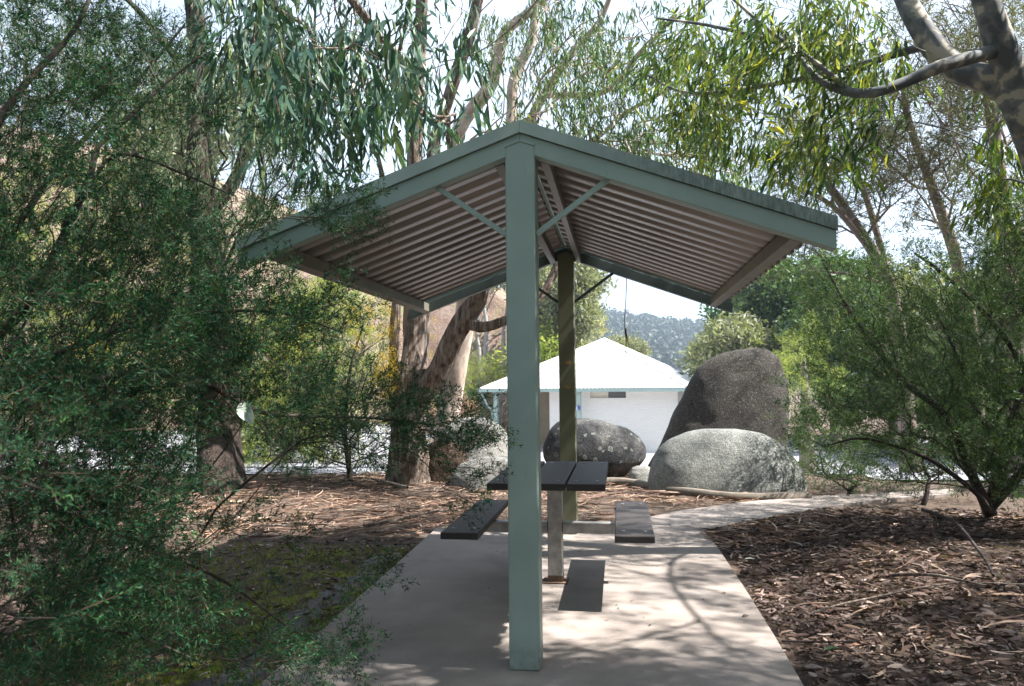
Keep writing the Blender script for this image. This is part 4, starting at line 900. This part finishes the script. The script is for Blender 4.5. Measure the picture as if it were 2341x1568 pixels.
# --- trees beyond the building and along the right
far = [
    (1250, 47, 20, [(1225, 660, 40, 60, 44, 50, 26), (1255, 720, 40, 70, 44, 50, 50)], 'olive', 'pale gum crown left of the rear post, behind the building'),
    (1345, 44, 22, [(1320, 640, 30, 30, 41, 46, 30), (1322, 700, 22, 60, 41, 46, 44), (1300, 750, 35, 30, 41, 46, 20)], 'olive', 'drooping gum crown just right of the rear post'),
    (1430, 70, 0, [(1430, 802, 50, 12, 66, 74, 30)], 'olive', 'low brownish tree peeking over the left roof hip'),
    (1690, 40, 0, [(1710, 790, 75, 28, 37, 43, 90), (1628, 810, 25, 15, 38, 42, 16)], 'olive', 'broad olive dome-crowned tree behind the tall boulder'),
    (1640, 46, 0, [(1655, 745, 18, 8, 44, 48, 12)], 'tea_r', 'small dark round crown above the dome-crowned tree'),
    (1760, 44, 0, [(1760, 665, 60, 40, 40, 47, 50), (1800, 720, 70, 50, 40, 46, 50)], 'euc_mid', 'tall grey-green gum under the right eave of the shelter'),
    (1900, 38, 0, [(1910, 670, 70, 60, 34, 42, 60), (1890, 800, 70, 80, 34, 41, 60)], 'euc_mid', 'green tree right of the eave behind the arching shrub'),
    (2030, 42, 0, [(2040, 720, 120, 100, 38, 46, 90), (2030, 860, 110, 80, 38, 46, 60)], 'olive', 'olive tree in the middle of the row across the car park'),
    (2210, 36, 0, [(2200, 760, 120, 110, 32, 40, 80), (2200, 900, 110, 70, 32, 40, 50)], 'olive', 'dark green tree near the right end of the row across the car park'),
    (2360, 34, 0, [(2380, 700, 120, 150, 30, 38, 100), (2360, 900, 110, 70, 30, 38, 50)], 'olive', 'tree at the right end of the row across the car park'),
    (1850, 27, 0, [(1838, 840, 42, 70, 25, 29, 50)], 'sunny', 'yellowish bush close behind the right side of the tall boulder'),
    (1255, 40, 0, [(1250, 822, 48, 20, 39, 42, 30)], 'sunny', 'yellow flowering bush at the left slope of the white roof'),
    (60, 30, 0, [(40, 150, 150, 120, 24, 34, 70), (220, 160, 130, 120, 24, 34, 60), (-100, 300, 150, 200, 24, 34, 60)], 'olive', 'tall tree on the bank at the upper left'),
    (400, 34, 0, [(380, 330, 130, 120, 28, 36, 50), (560, 250, 110, 110, 28, 36, 34)], 'olive', 'tree on the bank behind the stout dark trunk'),
]
for px, Y, _, sp, lf, lab in far:
    t0 = cloud(sp); top = t0.mean(0); b = np.array([top[0], top[1], float(gz(0, Y))-.1]); m_ = t0[:, 2].max()
    gd = 'trees beyond the building' 
    big = Y > 33
    plant('gum_tree' if lf in ('olive', 'euc_mid') else 'leafy_tree', lab, 'tree', b, [([b, b*.4+top*.6, top+[0, 0, (m_-top[2])*.4]], [.28, .18, .06], .5)], None, P_far if big else P_casu, lf, 'bark_grey', extra=t0, seg=.6, wob=.15, tip=.02, rep=2, jit=.4,
          sc=(.55, 1.05) if big else (.9, 1.4), spread=.6, rskip=.03, rough=0, group=gd)
for i, (pts, lab) in enumerate([([(1100, 990), (1108, 830), (1112, 740), (1106, 690), (1116, 640)], 'left bare white trunk on the earth bank beside the near post'), ([(1140, 990), (1150, 820), (1152, 750), (1160, 700), (1158, 640)], 'right bare white trunk on the earth bank beside the near post'), ([(1090, 990), (1096, 820), (1090, 760), (1098, 700)], 'short leaning white trunk on the earth bank')]):
    P_ = pw([(x, y, 45+i) for x, y in pts])
    plant('white_gum', lab, 'tree', P_[0], [(P_, list(np.linspace(.15, .08, len(P_))), .3), ([P_[-2], P_[-1]+[.9, 0, .8]], [.08, .04], .3)], [(pts[-1][0], 640, 28, 30, 44+i, 47+i, 12)], P_far, 'olive', 'bark_pale', sc=(.4, .7), seg=.4, tip=.02, wob=.1, rough=0, group='white gums on the bank')
# thin tree stems across the frame behind the right shrub
# --- unseen trees added behind and beside the camera to cut sky light
for i, (x, y, h, r) in enumerate([(-7, -4, 9, 3.6), (4.5, -5, 9, 3.8), (9.5, -2, 9, 3.4), (-8.5, 2.5, 8, 3.2), (11.5, 4, 9, 3.2), (-12, 8, 9, 3.5), (0, -13, 12, 5), (-12, -11, 12, 5), (12, -11, 12, 5), (14, 10, 9, 3.5)]):
    b = np.array([x, y, -.05]); n = 130; q = rng.normal(size=(n, 3)); q /= np.linalg.norm(q, axis=1, keepdims=True); q *= rng.uniform(.35, 1, (n, 1))**.5
    t0 = b+[0, 0, h*.56]+q*[r, r, h*.44]; t0 = t0[(t0[:, 2] > .5)]
    side = 'behind the camera' if y < 0 else 'beside the view'
    plant('leafy_tree', 'tall leafy tree added %s to cut sky light, out of view' % side, 'tree', b, [([b, b+[0, 0, h*.45], b+[.2, .1, h*.8]], [.2, .14, .06], .4)], None, P_far, 'euc_mid', 'bark_grey', extra=t0, seg=.5, wob=.1, tip=.015, rep=1, jit=.2, sc=(.7, 1.1), rskip=.02, rough=0, group='added shade trees out of view '+side)
# --- forest on the far hill (uncountable)
n = 5200; r0 = rng.uniform(0, 1, n); rows = (4+(HV.shape[0]-6)*np.sqrt(r0)).astype(int); cols = rng.integers(20, HV.shape[1]-8, n)
P_ = HV[rows, cols]+rng.normal(0, 2.5, (n, 3))*[1, 1, 0]; d = P_-CAM; 
V, Q, R = stamp([proto_clump(n=46, rad=1.0, ll=.75, lw=.5, seed=200+i) for i in range(6)], P_+[0, 0, 2.0], rotmats(np.tile([0, 0, -1.], (n, 1))+rng.normal(0, .2, (n, 3))), rng.uniform(2.6, 4.6, n))
tag(link('hill_forest', quadmesh('hill_forest', V, Q, R), M['hillwood']), 'dense eucalypt forest covering the distant hill', 'forest', None, 'stuff')

# ================================================================== things lying and hanging about
def litter(name, n, region, L, Wd, m, label, curl=.35, strips=False, seed=0, lift=.02, zf=gh):
    x = rng.uniform(region[0], region[1], n*3); y = rng.uniform(region[2], region[3], n*3)
    ok = ~inpoly(x, y, slab)
    cl = np.array([noise.noise((a*.9, b_*.9, seed)) for a, b_ in zip(x, y)]); ok &= rng.uniform(-.45, .35, n*3) < cl+region[4](x, y)
    x, y = x[ok][:n], y[ok][:n]; n = len(x); a = rng.uniform(0, 2*math.pi, n); l = L*rng.uniform(.5, 1.3, n)*(rng.uniform(.5, 2.2, n) if strips else 1); wd = Wd*rng.uniform(.6, 1.3, n)
    z = zf(x, y)-.03+rng.uniform(0, lift, n)
    dx, dy = np.cos(a), np.sin(a); tilt = rng.normal(0, .22, n); roll = rng.normal(0, .7, n); rows = []; ks = 7 if strips else 5
    bend = rng.normal(0, .14 if strips else .18, n); arch = rng.normal(0, .05, n) if strips else rng.uniform(-.2, .2, n)
    for i in range(ks):
        u = i/(ks-1); ww = (.5*(1-abs(2*u-1)**3)+.05) if strips else (.5*math.sin(math.pi*(.06+.9*u))+.03)
        s = (u-.5)*l; off = bend*l*(4*u*(1-u)-.5)
        cx = x+dx*s-dy*off; cy = y+dy*s+dx*off; cz = z+np.sin(tilt)*s*(.25 if strips else .6)+arch*l*(4*u*(1-u))*.5+.01
        for sg in (-1, 1):
            rows.append(np.stack([cx-dy*sg*wd*ww*np.cos(roll), cy+dx*sg*wd*ww*np.cos(roll), cz+sg*wd*ww*np.sin(roll)], -1))
    V = np.stack(rows, 1); V[:, :, 2] = np.maximum(V[:, :, 2], zf(V[:, :, 0], V[:, :, 1])-.034); q = np.array([[2*i, 2*i+1, 2*i+3, 2*i+2] for i in range(ks-1)])
    Q = (q[None]+(np.arange(n)*2*ks)[:, None, None]).reshape(-1, 4); rr = np.repeat(np.clip(rng.beta(1.6, 2.0, n), 0, 1), ks-1)
    tag(link(name, quadmesh(name, V.reshape(-1, 3), Q, rr), M[m]), label, 'litter', None, 'stuff')
one = lambda x, y: 1.0
litter('leaf_litter', 15000, (1.3, 4.6, 2.0, 8.6, lambda x, y: .35-np.clip((1.75-x-(6-y)*.12)  , 0, 1)*.9), .078, .017, 'litter', 'dead gum leaves thick on the right mulch bed', seed=1, lift=.03)
litter('leaf_litter', 3600, (-4.2, -.2, 2.2, 6.6, lambda x, y: .1), .06, .014, 'litter', 'sparse dead leaves among the moss left of the slab', seed=3, lift=.01)
litter('leaf_litter', 14000, (1.3, 4.6, 2.0, 7.5, lambda x, y: .5-np.clip((1.7-x-(6-y)*.12), 0, 1)*.7), .03, .006, 'litter', 'fine broken bits on the right mulch bed', seed=9, lift=.015)
litter('bark_litter', 5200, (-5.0, 2.4, 6.5, 11.4, lambda x, y: .2), .24, .010, 'barkstrip', 'shed strips of reddish bark under the forked gum', strips=True, seed=4, lift=.04)
litter('bark_litter', 700, (1.5, 4.5, 2.2, 8.4, lambda x, y: .0), .20, .012, 'barkstrip', 'thin bark strips and twigs on the right bed', strips=True, seed=6, lift=.03)
litter('leaf_litter', 110, (-.6, 2.4, 2.4, 7.6, one), .05, .013, 'litter', 'few loose leaves', seed=8)
def onstrip(name, label, pts, r, m='bark_smooth', cat='branch'):
    t = Tree(); P_ = [gp(x, y)+[0, 0, .05+(z if z else 0)] for x, y, z in pts]
    for p in P_: p[2] += float(mound(p[0], p[1]))
    t.limb(P_, list(np.linspace(r, r*.5, len(P_))), .06, .008); t.radii(.002); o = t.wood(name, M[m], None); tag(o, label, cat, 'fallen branches and long bark strips'); return o
onstrip('fallen_branch', 'dark crooked fallen branch at the right of the leafy bed', [(2110, 1235, .06), (2190, 1270, .05), (2240, 1330, .03), (2270, 1390, 0)], .016, 'bark_twig')
onstrip('fallen_branch', 'long pale bark strip reaching in from the right edge of the leafy bed', [(1850, 1428, 0), (1960, 1410, .01), (2150, 1412, .01), (2360, 1418, 0)], .008, 'bark_peel')
onstrip('fallen_branch', 'straight brown stick above the long pale bark strip', [(2040, 1375, 0), (2150, 1400, .03), (2260, 1428, .03)], .012, 'bark_peel')
onstrip('fallen_branch', 'thin dark stick lying by the slab edge at lower right', [(1790, 1490, 0), (1900, 1498, .02), (2000, 1492, 0)], .006, 'bark_twig')
onstrip('fallen_branch', 'long brown bark strip on the sunlit litter left of the slab', [(830, 1222, .02), (900, 1212, .04), (985, 1188, .03), (1050, 1180, 0)], .018, 'bark_peel')
onstrip('fallen_branch', 'curled brown bark piece in front of the forked gum', [(930, 1130, .03), (900, 1122, .05), (850, 1108, .03)], .02, 'bark_peel')
onstrip('fallen_branch', 'thin straight stick across the moss near the slab corner', [(830, 1226, 0), (900, 1232, .01), (960, 1238, 0)], .009, 'bark_peel')
def leafobj(name, label, px, py, s, m, z=.0, P=None, rot=0):
    p = gp(px, py) if P is None else np.array(P); p = p+[0, 0, z]; V = []; n = 9
    for i in range(n):
        u = i/(n-1); ww = .2*math.sin(math.pi*(.04+.93*u))**.8; 
        for sg in (-1, 0, 1):
            x, y, h = (u-.5)*s, sg*ww*s, .10*s*abs(sg)+.10*s*math.sin(math.pi*u); V.append((p[0]+x*math.cos(rot)-y*math.sin(rot), p[1]+x*math.sin(rot)+y*math.cos(rot), p[2]+h))
    Q = [(3*i+j, 3*i+j+1, 3*i+j+4, 3*i+j+3) for i in range(n-1) for j in (0, 1)]
    return tag(link(name, quadmesh(name, np.array(V), np.array(Q)), m, None, True), label, 'leaf')
M['paleleaf'] = simple('pale_grey_green_leaf', (.36, .42, .36), .6, 0, .1, 20); M['brownleaf'] = simple('brown_leaf', (.07, .045, .03), .8, 0, .2, 20); M['greenleaf'] = simple('fresh_green_leaf', (.05, .10, .02), .5, 0, .2, 20)
leafobj('fallen_leaf', 'pale grey-green leaf lying on the bark beside the right slab edge', 1715, 1292, .07, M['paleleaf'], .03+float(mound(1.6, 5.5)))
leafobj('fallen_leaf', 'dark brown leaf on the slab near its right edge', 1704, 1410, .045, M['brownleaf'], .003, rot=.6)
leafobj('fallen_leaf', 'tiny dark leaf on the slab nearer the corner of the path', 1655, 1357, .035, M['brownleaf'], .003, rot=2)
leafobj('fallen_leaf', 'green leaf on dark litter at the lower right', 1905, 1512, .09, M['greenleaf'], .05, rot=.3)
leafobj('fallen_leaf', 'small white leaf on the gravel left of the slab', 920, 1255, .04, M['paleleaf'], .0, rot=1)
# bark ribbon hanging from the rear rafter
t = Tree(); P_ = pw([(1433, 628, 6.99), (1430, 690, 7.0), (1428, 740, 7.02), (1432, 780, 7.02), (1430, 800, 7.0), (1436, 838, 7.0)])
t.limb(P_, [.004, .0035, .004, .006, .004, .002], .03, .002); t.limb(pw([(1430, 752, 7.02), (1437, 790, 7.03)]), [.009, .003], .03); t.radii(.002)
tag(t.wood('hanging_bark', M['bark_twig'], None), 'thin dark ribbon of bark hanging from the rear rafter against the sky', 'bark ribbon')
# pale torn leaf caught in the left shrub
P_ = at(565, 945, 2.2); V = []; 
for i in range(7):
    for j in range(4):
        u, v = i/6, j/3-.5; wd = math.sin(math.pi*(.08+.84*u)); q = P_+RT*(.05*(u-.5)*.5+v*.05*wd)+np.array([0, 0, 1.])*(-.065*(u-.5))+fwd*(.018*math.sin(5*v+3*u)); V.append(q)
I = np.arange(28).reshape(7, 4)
tag(link('caught_leaf', quadmesh('caught_leaf', np.array(V), np.stack([I[:-1, :-1], I[:-1, 1:], I[1:, 1:], I[1:, :-1]], -1).reshape(-1, 4)), M['paleleaf'], None, True), 'pale curled dead leaf caught in the left shrub', 'leaf')
# small tufts in the moss
def tufts(n):
    Vs = []; Q = []; R = []
    for i in range(n):
        p = np.array([rng.uniform(-2.9, -.75), rng.uniform(3.2, 6.3), -.03]); 
        if inpoly(np.array([p[0]]), np.array([p[1]]), slab)[0]: continue
        for j in range(7):
            d = unit(np.array([rng.normal(0, .5), rng.normal(0, .5), 1])); k = len(Vs); Vs.extend(rhomb(p, d, rng.uniform(.015, .05), .004, rng.normal(size=3))); Q.append([k, k+1, k+2, k+3]); R.append(rng.uniform(.3, 1))
    tag(link('grass', quadmesh('grass', np.array(Vs), np.array(Q), np.array(R)), M['euc_y']), 'short tufts of green grass and moss beside the slab', 'grass', None, 'stuff')
tufts(2600)
n = 170; x = rng.uniform(-1.0, 1.9, n*4); y = rng.uniform(2.6, 8.5, n*4); ok = inpoly(x, y, slab) & (rng.uniform(0, 1, n*4) < .12+.9*np.clip((x-.9), 0, 1)); x, y = x[ok][:n], y[ok][:n]
V = []; Q = []; R_ = []
for a, b_ in zip(x, y):
    d = unit(np.array([rng.normal(), rng.normal(), 0])); L_ = rng.uniform(.008, .045); s_ = np.array([-d[1], d[0], 0]); p = np.array([a, b_, .003]); k = len(V)
    V += [p, p+d*L_*.45+s_*L_*.14+[0, 0, rng.uniform(0, .006)], p+d*L_+[0, 0, rng.uniform(0, .006)], p+d*L_*.45-s_*L_*.14+[0, 0, rng.uniform(0, .004)]]; Q.append([k, k+1, k+2, k+3]); R_.append(rng.uniform(0, .8))
tag(link('leaf_litter', quadmesh('leaf_litter', np.array(V), np.array(Q), np.array(R_)), M['litter']), 'crumbs of dead leaf blown over the concrete', 'litter', None, 'stuff')
